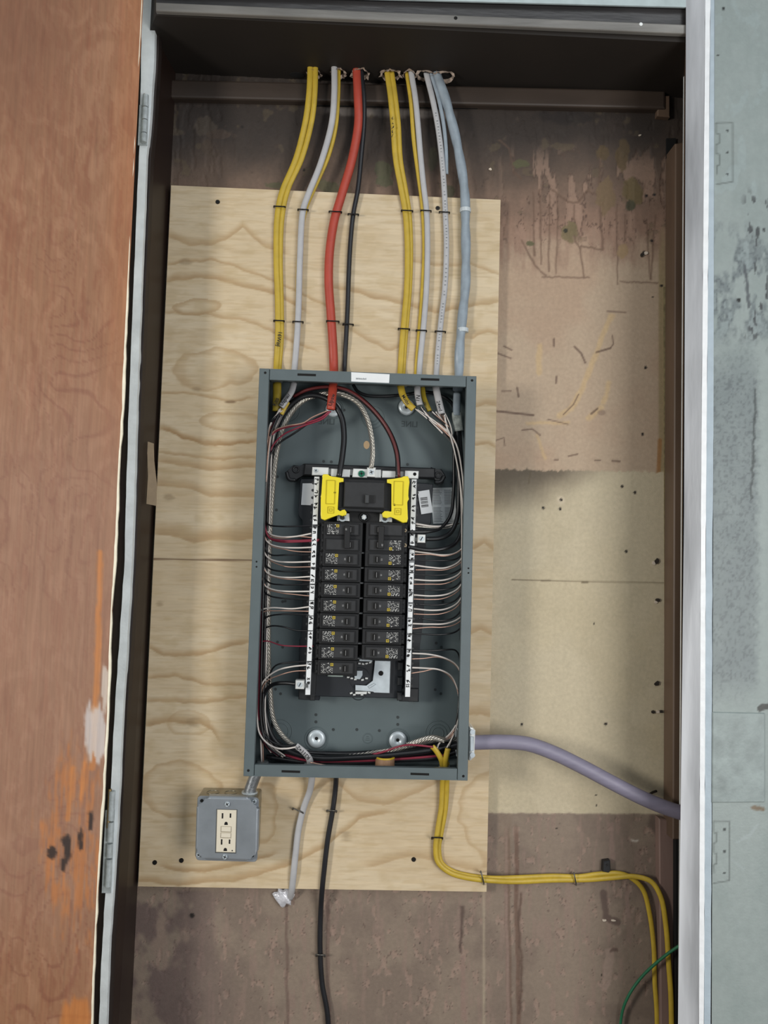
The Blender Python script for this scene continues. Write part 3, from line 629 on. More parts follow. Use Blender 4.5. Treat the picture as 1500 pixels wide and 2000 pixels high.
for x, y in ((599, 732), (840, 741), (568, 1507), (820, 1512)):
    prism('slot', rect(x-18, y-2.2, x+18, y+2.2), YF+.0008, .0008, BLK, pan)
bm = bmesh.new()
for x, y, r in ((518, 728, 2.6), (922, 743, 2.6), (485, 1505, 2.6), (905, 1516, 2.6), (501, 1097, 1.8), (501, 1107, 1.8), (915, 1110, 1.8), (915, 1119, 1.8)):
    add_cyl(bm, W(x, y, YF-.0002), (0, 1, 0), r*mpp(YF), .0006, 10)
fin('screw_hole', bm, BLK, pan)
# back plate relief: knockout rings, dimples, stamped words
bm = bmesh.new()
for x, y, R in ((728, 815, 22), (728, 815, 15), (728, 815, 9), (562, 800, 24), (562, 800, 17), (855, 1432, 24), (855, 1432, 17), (855, 1432, 11), (548, 1428, 22), (548, 1428, 15), (794, 795, 19), (651, 799, 19), (618, 1443, 22), (777, 1446, 22), (718, 1442, 9)):
    bm = bmesh.new(); add_ring(bm, W(x, y, YB), R*mpp(YB), .0009); fin('knockout_ring', bm, GREYIN, pan, smooth=True)
bm = bmesh.new()
for x, y in ((672, 801), (632, 901), (647, 902), (796, 907), (542, 931), (540, 996), (883, 942), (538, 1346), (548, 1355), (850, 1347), (861, 1355), (617, 1396), (617, 1410), (777, 1401), (777, 1415), (651, 1425), (697, 1425), (741, 1427), (852, 1256), (862, 1264), (865, 1175), (880, 1137), (557, 1174), (552, 1264), (542, 1254), (552, 1175)):
    c = W(x, y, YB-.0004); add_cyl(bm, c, (0, 1, 0), .0026, .0006, 10)
fin('dimple', bm, M('dark_dimple', (44, 50, 52), .5), pan)
bm = bmesh.new()
add_text(bm, 'LINE', W(800, 829, YB-.0004), .0145, math.radians(0), mirror=True); add_text(bm, 'LINE', W(638, 824, YB-.0004), .0145, 0, mirror=True)
for dz in (3.5, 0, -3.5): 
    c = W(718, 1442+dz, YB-.0003); ww = .004 if dz == 3.5 else .003 if dz == 0 else .0022
    add_box(bm, (c.x-ww, c.y, c.z-.0004), (c.x+ww, c.y+.0006, c.z+.0004))
fin('stamped_mark', bm, M('stamped_enamel', (56, 66, 69), .5), pan)
bm = bmesh.new(); add_poly(bm, [W(x, y, YB-.0005) for x, y in circ(716, 869, 6, 14, 8)], Vector((0, .0005, 0)))
fin('punched_hole', bm, M('plywood_seen_through', (178, 152, 118), .8), pan)
# washers with mounting screws
for x, y, r in ((618, 1443, 17), (777, 1446, 17), (794, 795, 16), (651, 799, 15)):
    bm = bmesh.new(); c = W(x, y, YB-.0035); R = r*mpp(YB); n = 28; pro = [(R, .0015), (R, 0), (R*.55, -.0005), (R*.26, .0010), (R*.2, .0022)]
    rows = [[bm.verts.new(c+Vector((q_*math.cos(2*math.pi*k/n), h, q_*math.sin(2*math.pi*k/n)))) for k in range(n)] for q_, h in pro]
    for r0, r1 in zip(rows, rows[1:]):
        for k in range(n): bm.faces.new((r0[k], r0[(k+1) % n], r1[(k+1) % n], r1[k]))
    bm.faces.new(rows[-1])
    wsh = fin('washer', bm, STEEL, pan, smooth=True)
    cyl('washer_hole', c+Vector((0, -.0002+.002, 0)), (0, 1, 0), R*.19, .001, BLK, pan, n=14)
# sticker on the top flange
st = prism('top_sticker', [(686, 727), (761, 731), (760, 748), (686, 745)], YF+.0006, .0006, WHITEP, pan)
bm = bmesh.new(); 
for k in range(9):
    c = W(696+k*2.3, 739.5+k*.08, YF+.0004); add_box(bm, (c.x-.0006, c.y, c.z-.0013), (c.x+.0006, c.y+.0003, c.z+random.uniform(.0006, .0016)))
fin('small_print', bm, GINK, st)

# ------------------------------------------------------------------ interior (bus assembly)
YI = -.048
inter = tag(empty('bus_assembly', W(710, 1366, YB)), 'black plastic bus bar frame with bright metal straps inside the grey panel', 'bus bars')
prism('mounting_base', [(628, 918), (800, 922), (785, 1364), (612, 1360)], YI, .024, PANPL, inter, bev=.001)
def rail(xs, out): pass
prism('side_rail', [(588, 935), (628, 935), (624, 1368), (583, 1366), (585, 1250), (590, 1245), (588, 1235), (592, 1195), (590, 1120), (592, 1015), (584, 1010), (583, 1000), (586, 940)], YI+.006, .020, PANPL, inter, bev=.001)
prism('side_rail', [(799, 942), (846, 945), (842, 1022), (832, 1030), (828, 1200), (822, 1250), (820, 1262), (818, 1371), (780, 1370), (788, 1100)], YI+.006, .020, PANPL, inter, bev=.001)
prism('cross_bar', [(595, 905), (850, 914), (850, 934), (592, 928)], YI-.002, .022, BLACKPL, inter, bev=.002)
for pts, c in (([(567, 914), (573, 908), (584, 912), (594, 905), (600, 912), (598, 926), (586, 930), (578, 938), (566, 937), (558, 922)], 0), ([(836, 925), (842, 912), (852, 918), (862, 916), (870, 928), (866, 944), (856, 946), (850, 934), (838, 932)], 1)):
    pp = prism('mounting_ear', pts, YI+.004, .018, BLACKPL, inter, bev=.0015)
bm = bmesh.new()
for p in ((578, 917), (856, 928)): bm = bmesh.new(); add_ring(bm, W(*p, YI+.003), .005, .0014); fin('ear_ring', bm, BLACKPL, inter, smooth=True)
for q_ in (((560, 922), (565, 936), (577, 938)), ((849, 942), (860, 941), (868, 930))): bm = bmesh.new(); add_tube(bm, [W(x, y, YI+.004) for x, y in q_], .0035, .006); fin('ear_loop', bm, BLACKPL, inter, smooth=True)
# neutral crossing strap
YN = -.079
NS = [[(610, 912), (642, 913), (641, 929), (609, 928)], [(647, 915), (684, 917), (683, 932), (646, 931)], [(690, 915), (717, 916), (717, 933), (688, 932)], [(733, 917), (744, 917), (744, 933), (732, 933)], [(747, 919), (774, 920), (773, 933), (746, 933)], [(791, 919), (818, 920), (817, 935), (790, 934)]]
for i, p in enumerate(NS): prism('neutral_strap', p, YN - (.002 if i % 2 else 0), .004, ALU, inter, bev=.0008)
prism('strap_under', [(612, 914), (816, 922), (816, 932), (612, 926)], YN+.003, .004, M('dull_aluminium', (120, 122, 122), .4, metal=.5), inter)
screw(617, 919, YN-.002, inter, .0033, STEEL); screw(810, 926, YN-.002, inter, .0033, STEEL)
gs = screw(706, 925, YN-.003, inter, .0058, M('green_screw', (24, 110, 84), .35, metal=.4)); gs['label'] = 'green bonding screw'
prism('neutral_lug', [(717, 913), (734, 913), (733, 932), (717, 931)], YN-.010, .012, ALU, inter, bev=.0008)
screw(725.5, 922, YN-.0115, inter, .0046, STEEL)
# lower open bus stabs
prism('bus_stab', [(732, 1290), (763, 1291), (761, 1354), (731, 1353), (729, 1350), (694, 1349), (694, 1338), (716, 1340), (729, 1330)], YI-.006, .004, STEEL, inter, bev=.0007)
cyl('stab_hole', W(744, 1315, YI-.0064), (0, 1, 0), .0042, .001, BLK, inter)
prism('stab_rib', [(718, 1341), (731, 1334), (734, 1337), (721, 1345)], YI-.008, .003, STEEL, inter, bev=.001)
bm = bmesh.new()
for x, y in ((702, 1296), (709, 1297), (716, 1296), (723, 1294), (680, 1323), (687, 1325), (694, 1327), (708, 1328), (716, 1325), (686, 1354), (692, 1357), (707, 1357), (721, 1353)):
    add_poly(bm, [W(u, v, YI-.004) for u, v in rect(x-2.6, y-1.6, x+2.6, y+1.6, random.uniform(-20, 20))], Vector((0, .004, 0)), .0004)
fin('contact_teeth', bm, ALU, inter)
prism('bus_bridge', [(692, 1322), (696, 1310), (708, 1310), (708, 1319), (703, 1327), (693, 1326)], YI-.005, .004, STEEL, inter, bev=.0005)
prism('bus_bridge', [(694, 1351), (717, 1351), (716, 1356), (694, 1356)], YI-.005, .004, ALU, inter, bev=.0005)
prism('bus_bridge', [(702, 1286), (727, 1290), (727, 1292), (702, 1291)], YI-.005, .004, STEEL, inter)
prism('stab_end', [(640, 1317), (670, 1318), (670, 1322), (640, 1321)], YI-.004, .004, M('pale_steel', (160, 176, 170), .5), inter)
for a_ in (((703, 1325), .018), ((700, 1352), .013)): bm = bmesh.new(); add_ring(bm, W(*a_[0], YI), a_[1], .0008); fin('moulded_ring', bm, PANPL, inter, smooth=True)
bm = bmesh.new()
for k in range(12):
    y = 1036+k*29.5
    for x in (623-(y-1000)*.035, 791-(y-1000)*.028):
        prism('rail_rib', rect(x-5, y-8, x+5, y+8), YI-.012, .012, BLACKPL, inter, bev=.001)
prism('corner_tab', [(584, 1340), (614, 1342), (613, 1368), (583, 1366)], YI+.001, .01, BLACKPL, inter, bev=.001)
prism('corner_tab', [(782, 1344), (818, 1345), (817, 1371), (781, 1370)], YI+.001, .01, BLACKPL, inter, bev=.001)
# stickers
s = tag(prism('data_sticker', [(591, 944), (614, 944), (611, 987), (588, 986)], YI+.004, .0008, WHITEP), 'white blank sticker on the black frame left of the main breaker', 'sticker', None)
s = tag(prism('barcode_sticker', rect(819, 958, 842, 1003, -9), YI+.003, .0008, WHITEP), 'tilted white barcode sticker right of the main breaker', 'sticker')
bm = bmesh.new(); c0 = W(829, 981, YI+.0027)
for k in range(14):
    z = (k-6.5)*.00125; hw = .0062; t = math.radians(9)
    if k in (4, 9): continue
    h = random.choice((.00035, .0005, .0003))
    pts = [(-hw, z-h), (hw, z-h), (hw, z+h), (-hw, z+h)]
    add_poly(bm, [c0+Vector((u*math.cos(t)-v*math.sin(t), 0, u*math.sin(t)+v*math.cos(t))) for u, v in pts], Vector((0, .0002, 0)))
fin('barcode', bm, INK, s)
s = tag(prism('instruction_sticker', [(841, 953), (888, 952), (892, 1021), (846, 1023)], YB-.0008, .0006, GREYP), 'grey paper instruction sticker with fine print on the panel back', 'sticker')
bm = bmesh.new()
for col_ in (0, 1):
    for k in range(26):
        if k in (12, 13): continue
        y = 957+k*2.45; x0_ = 845+col_*22+(k*.12); ln = random.uniform(13, 18)
        add_poly(bm, [W(x0_, y, YB-.001), W(x0_+ln, y, YB-.001), W(x0_+ln, y+.9, YB-.001), W(x0_, y+.9, YB-.001)], Vector((0, .0002, 0)))
fin('fine_print', bm, GINK, s)

# numbered neutral bars
def scribble(bm, cx, cy, Y, w_, h_, n=5):
    pts = [(cx+random.uniform(-w_, w_)/2, cy+random.uniform(-h_, h_)/2) for _ in range(n)]
    for (x0_, y0_), (x1_, y1_) in zip(pts, pts[1:]):
        v = Vector((x1_-x0_, y1_-y0_)); 
        if v.length < .5: continue
        nrm_ = Vector((-v.y, v.x)).normalized()*.55
        add_poly(bm, [W(x0_+nrm_.x, y0_+nrm_.y, Y), W(x1_+nrm_.x, y1_+nrm_.y, Y), W(x1_-nrm_.x, y1_-nrm_.y, Y), W(x0_-nrm_.x, y0_-nrm_.y, Y)], Vector((0, .0002, 0)))
YT = -.083
for side, (xt, yt, xb_, yb_), lab in ((0, (619, 931, 601, 1357), 'left neutral terminal bar with white numbered strip, along the left breaker column'), (1, (809, 936, 796, 1361), 'right neutral terminal bar with white numbered strip, along the right breaker column')):
    tb = root_at('terminal_bar', xt, yb_, YI, lab, 'terminal bar', 'neutral terminal bars')
    hw = 4.6
    def bx(y): return xt+(y-yt)*(xb_-xt)/(yb_-yt)
    prism('bar', [(bx(yt)-5.5, yt), (bx(yt)+5.5, yt), (bx(yb_)+5.5, yb_), (bx(yb_)-5.5, yb_)], YT+.001, .009, M('bar_aluminium', (120, 122, 124), .4, metal=.5), tb)
    prism('bar_support', [(bx(yt)-8+side*2, yt+90), (bx(yt)+14-side*14, yt+90), (bx(yb_)+14-side*14, yb_+2), (bx(yb_)-8+side*2, yb_+2)], YT+.008, .03, BLACKPL, tb)
    segs = [(931, 1024), (1031, 1107), (1112, 1140), (1143, 1172), (1174, 1202), (1204, 1231), (1233, 1291), (1294, 1357)] if side == 0 else [(936, 1037), (1044, 1066), (1072, 1093), (1099, 1117), (1120, 1156), (1159, 1176), (1180, 1206), (1209, 1237), (1240, 1267), (1270, 1361)]
    for (u, v) in segs:
        prism('number_strip', [(bx(u)-hw, u), (bx(u)+hw, u), (bx(v)+hw, v), (bx(v)-hw, v)], YT, .0012, WHITEP, tb)
    bm = bmesh.new(); y = yt+6; k = 0
    while y < yb_-6:
        for _ in range(2): scribble(bm, bx(y), y, YT-.0003, 8, 6, 5)
        y += (8.5 if k % 2 == 0 else 15) if y < 1150 else (8.5 if k % 2 == 0 else 21); k += 1
    fin('handwritten_numbers', bm, INK, tb)
    bm = bmesh.new(); y = yt+12
    while y < yb_-10:
        add_cyl(bm, W(bx(y)+(-7 if side == 0 else 7), y, YT+.004), (0, 1, 0), .0024, .004, 8); y += 14.5
    fin('terminal_screws', bm, DSTEEL, tb)
# add-on lugs
for (x0_, y0_, x1_, y1_), lab in (((816, 1044, 831, 1060), 'square metal wire lug on the right terminal bar beside the double breaker'), ((577, 1329, 594, 1346), 'square metal wire lug at the foot of the left terminal bar')):
    lg = root_at('wire_lug', (x0_+x1_)/2, y1_, YT, lab, 'wire lug', 'add-on lugs')
    prism('lug_body', rect(x0_, y0_, x1_, y1_), YT-.012, .014, ALU, lg, bev=.0008)
    cx, cy = (x0_+x1_)/2, (y0_+y1_)/2
    cyl('lug_screw', W(cx, cy, YT-.0135), (0, 1, 0), .0043, .002, STEEL, lg, n=14)
    prism('screw_slot', rect(cx-4, cy-.8, cx+4, cy+.8, -60), YT-.0138, .0004, INK, lg)
    prism('lug_tab', rect(x0_-6 if x0_ > 700 else x1_, y0_+6, x0_ if x0_ > 700 else x1_+8, y1_-3), YT-.002, .004, M('dull_aluminium'), lg)

# ------------------------------------------------------------------ breakers
YK = -.096
def print_block(bm, x0_, x1_, z0, z1, Y, step=.0012, p=.62, seed=3):
    rs = random.Random(seed); z = z0
    while z < z1:
        x = x0_
        while x < x1_:
            if rs.random() < p:
                ww = step*rs.choice((.4, .7, 1.0)); hh = step*rs.choice((.35, .5, .9))
                add_box(bm, (x, Y, z), (min(x+ww, x1_), Y+.0002, z+hh))
            x += step*1.12
        z += step*1.35
def make_breaker(poles, seed):
    """local frame: X along the breaker towards the panel centre, Z across, front at Y=0"""
    r = bpy.data.objects.new('circuit_breaker', None); COL.objects.link(r)
    H = .0124 if poles == 1 else .0252
    bm = bmesh.new()
    add_box(bm, (-.0325, .002, -H), (.0325, .050, H), .0008)
    add_box(bm, (-.0375, .008, -H+.001), (-.031, .048, H-.001), .0006)
    for s in range(poles):
        zc = 0 if poles == 1 else (-.0127, .0127)[s]
        for dz in (-.0065, .0065): add_box(bm, (-.036, .004, zc+dz-.0025), (-.031, .02, zc+dz+.0025), .0004)
    fin('case', bm, BRK, r)
    for s in range(poles):
        zc = 0 if poles == 1 else (-.0127, .0127)[s]
        bm = bmesh.new(); add_box(bm, (-.0290, -.0004, zc-.0100), (.0270, .004, zc+.0100), .0007); fin('face', bm, BRK, r)
        bm = bmesh.new(); add_box(bm, (-.0272, -.0011, zc-.0086), (.0255, .002, zc+.0086), .0006); f = fin('face_plate', bm, M('breaker_face', (47, 48, 50), .6, var=.06, vscale=100, spec=.3), r)
        bm = bmesh.new(); add_box(bm, (.0072, -.0014, zc-.0062), (.0186, .001, zc+.0062)); fin('handle_slot', bm, BRK2, r)
        bm = bmesh.new(); vs = add_box(bm, (.0108, -.0050, zc-.0048), (.0142, .001, zc+.0048), .0006)
        t = fin('toggle', bm, M('toggle_black', (24, 24, 25), .4), r)
        bm = bmesh.new(); add_box(bm, (.0122, -.0053, zc-.0042), (.0129, -.0049, zc+.0042)); fin('toggle_line', bm, M('toggle_rib', (130, 130, 130), .5), t)
    if poles == 2:
        bm = bmesh.new(); add_box(bm, (.0022, -.0085, -.0190), (.0120, -.0012, .0190), .0008); fin('handle_tie', bm, M('toggle_black'), r)
    bm = bmesh.new(); zo = 0 if poles == 1 else .0127
    add_text(bm, '20' if seed % 2 else '15', (.0050, -.0087 if poles == 2 else -.0014, zo), .0038, math.pi/2); fin('rating_number', bm, M('grey_print', (150, 150, 150), .6), r)
    bm = bmesh.new(); print_block(bm, -.0265, -.0075, zo-.0080, zo+.0078, -.0014, seed=seed, p=.5, step=.0014)
    for f in [f for f in bm.faces if f.calc_center_median().x > -.0122 and f.calc_center_median().z > zo+.0028]: bm.faces.remove(f)
    fin('printed_text', bm, WINK, r)
    bm = bmesh.new()
    for lo_, hi_ in (((-.0116, -.0014, zo+.0034), (-.0108, -.0012, zo+.0080)), ((-.0078, -.0014, zo+.0034), (-.0070, -.0012, zo+.0080)), ((-.0116, -.0014, zo+.0034), (-.0070, -.0012, zo+.0042)), ((-.0116, -.0014, zo+.0072), (-.0070, -.0012, zo+.0080)), ((-.0098, -.0014, zo+.005), (-.0086, -.0012, zo+.0064))): add_box(bm, lo_, hi_)
    fin('yellow_mark', bm, YINK, r)
    return r
def copy_tree(o, parent=None):
    c = o.copy(); COL.objects.link(c); c.parent = parent
    for ch in list(o.children): copy_tree(ch, c)
    return c
ords = ['first', 'second', 'third', 'fourth', 'fifth', 'sixth', 'seventh', 'eighth', 'ninth', 'tenth', 'eleventh', 'twelfth', 'thirteenth', 'fourteenth', 'fifteenth', 'sixteenth', 'seventeenth', 'eighteenth', 'nineteenth', 'twentieth']
lrow = [(668, 1092), (667, 1122), (666, 1152), (665, 1182), (664, 1213), (663, 1243.5), (661, 1274), (659, 1305)]
rrow = [(751, 1093), (750.5, 1123), (750, 1153), (749, 1183), (748, 1213.5), (747, 1244), (745, 1275)]
pl, pr_ = W(*lrow[0], YK), W(*rrow[0], YK); ple, pre = W(*lrow[-1], YK), W(*rrow[-1], YK)
proto = [make_breaker(1, 5), make_breaker(1, 8)]; used = [False, False]
def place(pt, rot, label, group):
    k = random.randint(0, 1)
    o = proto[k] if not used[k] else copy_tree(proto[k]); used[k] = True
    o.location = pt; o.rotation_euler = (0, rot, 0); tag(o, label, 'circuit breaker', group)
    return o
for i, p in enumerate(lrow):
    lab = 'black single breaker in the left column, %s below the double breaker' % ords[i] if i < 7 else 'black single breaker at the bottom of the left column, beside the bare bus bar'
    place(pl.lerp(ple, i/7), 0, lab, 'single breakers in the left column')
for i, p in enumerate(rrow):
    lab = 'black single breaker in the right column, %s below the double breaker' % ords[i] if i < 6 else 'black single breaker at the bottom of the right column, above the bare bus plate'
    o = place(pr_.lerp(pre, i/6), math.pi, lab, 'single breakers in the right column')
d2 = make_breaker(2, 11); d2.location = W(670, 1049, YK); tag(d2, 'black double-pole breaker with handle tie at the top of the left column', 'circuit breaker', 'double-pole breakers')
d3 = copy_tree(d2); d3.location = W(752.5, 1050, YK); d3.rotation_euler = (0, math.pi, 0); tag(d3, 'black double-pole breaker with handle tie at the top of the right column', 'circuit breaker', 'double-pole breakers')
for x, y in ((791, 1036), (791, 1065)): screw(x, y, -.09, inter, .0034, M('brass_screw', (190, 170, 140), .35, metal=.7), 'terminal_screw')
bm = bmesh.new()
for k in range(8):
    y = 1080+k*29.5; x = 708-(y-1080)*.03
    add_poly(bm, [W(u, v, -.088) for u, v in rect(x-4, y-1.5, x+4, y+1.5)], Vector((0, .02, 0)), .0006)
prism('centre_spine', [(705, 1022), (712, 1022), (702, 1290), (695, 1290)], -.07, .02, BLK, inter)
fin('spine_tab', bm, M('grey_tab', (92, 94, 96), .5), inter)

# ------------------------------------------------------------------ main breaker with yellow shields
mb = root_at('main_breaker', 714, 1020, YI, 'black main breaker with two yellow shields at the top of the panel interior', 'circuit breaker')
prism('case', [(662, 934), (768, 938), (766, 1000), (659, 997)], -.094, .045, BRK, mb, bev=.0015)
prism('front_step', [(673, 940), (752, 942), (751, 993), (671, 990)], -.102, .01, M('breaker_face'), mb, bev=.0015)
prism('lower_step', [(660, 991), (765, 996), (764, 1002), (660, 998)], -.098, .01, BRK, mb, bev=.001)
prism('handle_slot', rect(713, 967, 733, 982), -.1028, .002, BRK2, mb)
prism('toggle', rect(713, 966, 721, 983), -.1115, .010, M('toggle_grey', (60, 62, 64), .4), mb, bev=.001)
prism('base_foot', [(682, 997), (744, 999), (743, 1024), (681, 1022)], -.078, .03, BRK, mb, bev=.001)
bm = bmesh.new(); add_ring(bm, W(711, 1010, -.080), .0070, .0014); fin('foot_ring', bm, BRK, mb, smooth=True)
cyl('hex_bolt', W(711, 1010, -.085), (0, 1, 0), .0046, .006, STEEL, mb, n=6)
cyl('hex_bolt_head', W(711, 1010, -.088), (0, 1, 0), .0030, .004, ALU, mb, n=6)
prism('lug_plate', [(659, 1000), (682, 1003), (683, 1018), (658, 1017)], -.082, .005, ALU, mb, bev=.0006)
prism('lug_plate', [(742, 1003), (766, 1006), (766, 1020), (741, 1019)], -.082, .005, ALU, mb, bev=.0006)
for x, y in ((669, 1011), (752, 1013)): 
    cyl('lug_screw', W(x, y, -.085), (0, 1, 0), .0068, .003, STEEL, mb, n=16); cyl('lug_screw_head', W(x, y, -.088), (0, 1, 0), .004, .003, DSTEEL, mb, n=6)
LSH = [(629, 931), (631, 926), (640, 926), (644, 931), (654, 931), (671, 934), (671, 941), (661, 941), (658, 996), (664, 1000), (668, 996), (673, 995), (677, 1000), (676, 1006), (668, 1008), (662, 1004), (634, 1016), (627, 1013), (626, 1005), (628, 974), (626, 970), (629, 965), (631, 935)]
RSH = [(799, 935), (797, 930), (789, 930), (784, 934), (756, 936), (756, 943), (766, 944), (766, 1001), (758, 998), (751, 998), (746, 1003), (748, 1010), (756, 1012), (763, 1008), (787, 1021), (795, 1020), (797, 1013), (794, 981), (799, 975), (796, 968), (800, 942)]
for pts, sgn in ((LSH, -1), (RSH, 1)):
    sh_ = prism('yellow_shield', pts, -.103, .018, YEL, mb, bev=.0012, seg=2)
    sh_['label'] = 'yellow plastic lug shield'
    rx = (637, 938, 654, 984) if sgn < 0 else (769, 940, 787, 986)
    rr = rect(*rx)
    bm = bmesh.new(); 
    for (u, v) in zip(rr, rr[1:]+rr[:1]): add_tube(bm, [W(*u, -.1036), W(*v, -.1036)], .0006, .0006, 6, 2)
    q0 = (640, 990, 652, 1002) if sgn < 0 else (771, 993, 783, 1005)
    for ins in (0, 3.5):
        rr = rect(q0[0]+ins, q0[1]+ins, q0[2]-ins, q0[3]-ins)
        for (u, v) in zip(rr, rr[1:]+rr[:1]): add_tube(bm, [W(*u, -.1036), W(*v, -.1036)], .0005, .0005, 6, 2)
    fin('moulded_line', bm, M('yellow_line', (190, 172, 24), .45), sh_)
    cyl('pin_hole', W(654 if sgn < 0 else 770.5, 962 if sgn < 0 else 986, -.1035), (0, 1, 0), .0017, .001, BLK, sh_, n=10)

# ------------------------------------------------------------------ cables above the panel
def hole(x, y, rx, ry):
    c = WZ(x, y, ZC-.0006); bm = bmesh.new(); n = 20
    add_poly(bm, [c+Vector((rx*math.cos(2*math.pi*k/n), ry*math.sin(2*math.pi*k/n), 0)) for k in range(n)], Vector((0, 0, .0005)))
    fin('hole', bm, BLK, ce)
    bm = bmesh.new(); rows = []
    n = 26
    for k in range(n):
        t = 2*math.pi*k/n; j = random.uniform(.9, 1.35); jd = random.uniform(.0, .006)
        rows.append([bm.verts.new(c+Vector((rx*1.0*math.cos(t), ry*1.0*math.sin(t), .0004))), bm.verts.new(c+Vector((rx*1.12*math.cos(t), ry*1.15*math.sin(t), -.0015-jd*.6))), bm.verts.new(c+Vector((rx*1.25*j*math.cos(t), ry*1.3*j*math.sin(t), -.001-jd)))])
    for k in range(n):
        for j in (0, 1): bm.faces.new((rows[k][j], rows[(k+1) % n][j], rows[(k+1) % n][j+1], rows[k][j+1]))
    fin('torn_rim', bm, PLAST, ce)
for x, y, rx, ry in ((614, 142, .010, .011), (660, 140, .010, .011), (704, 141, .012, .011), (763, 144, .014, .012), (800, 144, .010, .011), (832, 145, .014, .011), (866, 147, .016, .012)): hole(x, y, rx, ry)
bm = bmesh.new(); c = WZ(580, 147, ZC-.0006); add_poly(bm, [c+Vector((.014*math.cos(2*math.pi*k/18), .008*math.sin(2*math.pi*k/18), 0)) for k in range(18)], Vector((0, 0, .0005))); fin('hole', bm, BLK, ce)

def cable(px, wpx, mat, label, cat='cable', group=None, flat=.55, n=10, name='cable', **k):
    o = tube(name, px, wpx, mat, None, flat, n, **k); return tag(o, label, cat, group)
def path(pts, top=-.036, ply=-.024):
    """(x, y) waypoints descending from the ceiling holes onto the plywood"""
    out = []
    for x, y in pts:
        t = min(1, max(0, (y-140)/260)); out.append((x, y, top+(ply-top)*t))
    return out
def up(pts): x, y = pts[0]; return [(x-(pts[1][0]-x)*.3, y-32)]+pts
def ended(pts, clampx, y=742): return pts
YA1 = up([(606, 137), (604, 180), (597, 235), (578, 310), (551, 375), (542, 420), (540, 500), (543, 600), (543, 660), (540, 715)])
cable(path(YA1)+[(539, 745, -.05)], 12, SHEATHY, 'yellow sheathed cable with black lettering, leftmost of those from the ceiling', 'cable', 'cables from ceiling to panel')
YA2 = up([(616, 137), (615, 180), (609, 235), (589, 310), (562, 370), (551, 420), (547, 500), (549, 600), (549, 660), (545, 715)])
cable(path(YA2, ply=-.022)+[(544, 745, -.05)], 11, SHEATHY, 'yellow sheathed cable running close along the right of the leftmost yellow one', 'cable', 'cables from ceiling to panel')
WB = up([(653, 137), (653, 180), (648, 240), (626, 320), (602, 380), (592, 410), (586, 500), (583, 600), (580, 660), (575, 722)])
cb = cable(path(WB, top=-.04, ply=-.026)+[(573, 745, -.05)], 12.5, SHEATHW, 'pale grey sheathed cable between the leftmost yellow pair and the orange cable', 'cable', 'cables from ceiling to panel')
YB2 = up([(661, 145), (660, 190), (655, 250), (641, 305), (615, 365), (596, 410), (584, 500), (581, 600), (578, 660), (574, 722)])
cable(path(YB2, ply=-.022)+[(572, 745, -.048)], 9, SHEATHY, 'thin yellow cable half hidden behind the left pale grey cable', 'cable', 'cables from ceiling to panel')
OC = up([(697, 137), (699, 185), (700, 240), (688, 310), (666, 385), (653, 430), (644, 490), (642, 550), (646, 610), (650, 670), (652, 722)])
cable(path(OC, ply=-.027)+[(651, 745, -.055)], 17.5, SHEATHO, 'thick orange sheathed cable coming down into the panel', 'cable', 'cables from ceiling to panel', flat=.7)
KD = up([(707, 150), (711, 190), (711, 240), (706, 300), (699, 370), (690, 418), (684, 480), (681, 540), (679, 600), (676, 660), (673, 722)])
cable(path(KD, ply=-.023)+[(674, 745, -.05)], 9.5, SHEATHK, 'round black cable beside the orange cable above the panel', 'cable', 'cables from ceiling to panel', flat=1)
YE1 = up([(756, 138), (762, 180), (768, 240), (773, 310), (784, 370), (792, 415), (796, 480), (795, 560), (790, 620), (785, 680), (782, 728)])
cable(path(YE1)+[(781, 750, -.05)], 12, SHEATHY, 'yellow sheathed cable with black scribble, just right of the black cable', 'cable', 'cables from ceiling to panel')
YE2 = up([(765, 138), (771, 180), (778, 240), (782, 310), (792, 370), (799, 415), (802, 480), (800, 560), (795, 620), (790, 680), (787, 728)])
cable(path(YE2, ply=-.022)+[(786, 750, -.05)], 10, SHEATHY, 'yellow cable hugging the right side of the scribbled yellow cable', 'cable', 'cables from ceiling to panel')
YF2 = up([(795, 142), (803, 200), (808, 270), (817, 340), (825, 400), (829, 480), (826, 560), (820, 640), (815, 700), (813, 730)])
cable(path(YF2, ply=-.022)+[(814, 750, -.05)], 9, SHEATHY, 'thin yellow cable half hidden behind the middle pale grey cable', 'cable', 'cables from ceiling to panel')
WF = up([(803, 140), (811, 190), (816, 240), (821, 300), (827, 360), (833, 411), (835, 480), (833, 560), (827, 640), (821, 700), (819, 730)])
cable(path(WF, top=-.04, ply=-.026)+[(818, 750, -.052)], 11.5, SHEATHW, 'pale grey cable second from the left among grey ones, beside a yellow one', 'cable', 'cables from ceiling to panel')
WGc = up([(832, 140), (844, 190), (854, 240), (862, 300), (867, 360), (870, 420), (872, 480), (869, 560), (862, 620), (856, 680), (852, 735)])
cg = cable(path(WGc, ply=-.025)+[(852, 752, -.052)], 11.5, SHEATHW, 'pale grey cable printed with small black text, left of the blue-grey cable', 'cable', 'cables from ceiling to panel')
HG = up([(852, 140), (872, 200), (888, 260), (900, 320), (908, 380), (909, 430), (910, 500), (909, 560), (903, 620), (898, 680), (896, 735)])
bm = bmesh.new(); add_tube(bm, [W(*p) for p in path(HG, ply=-.028)+[(894, 760, -.055)]], .0082, .0068, 16, 6, lobes=2, twist=45, lob=.10)
tag(fin('cable', bm, SHEATHG, smooth=True), 'thick twisted blue-grey cable, rightmost of those from the ceiling', 'cable', 'cables from ceiling to panel')
# second grey lead beside G near the ceiling
cable(path(up([(842, 142), (856, 190), (866, 240), (871, 290), (872, 340)]), ply=-.022), 8, SHEATHG, 'short grey lead beside the printed grey cable near the ceiling', 'cable')
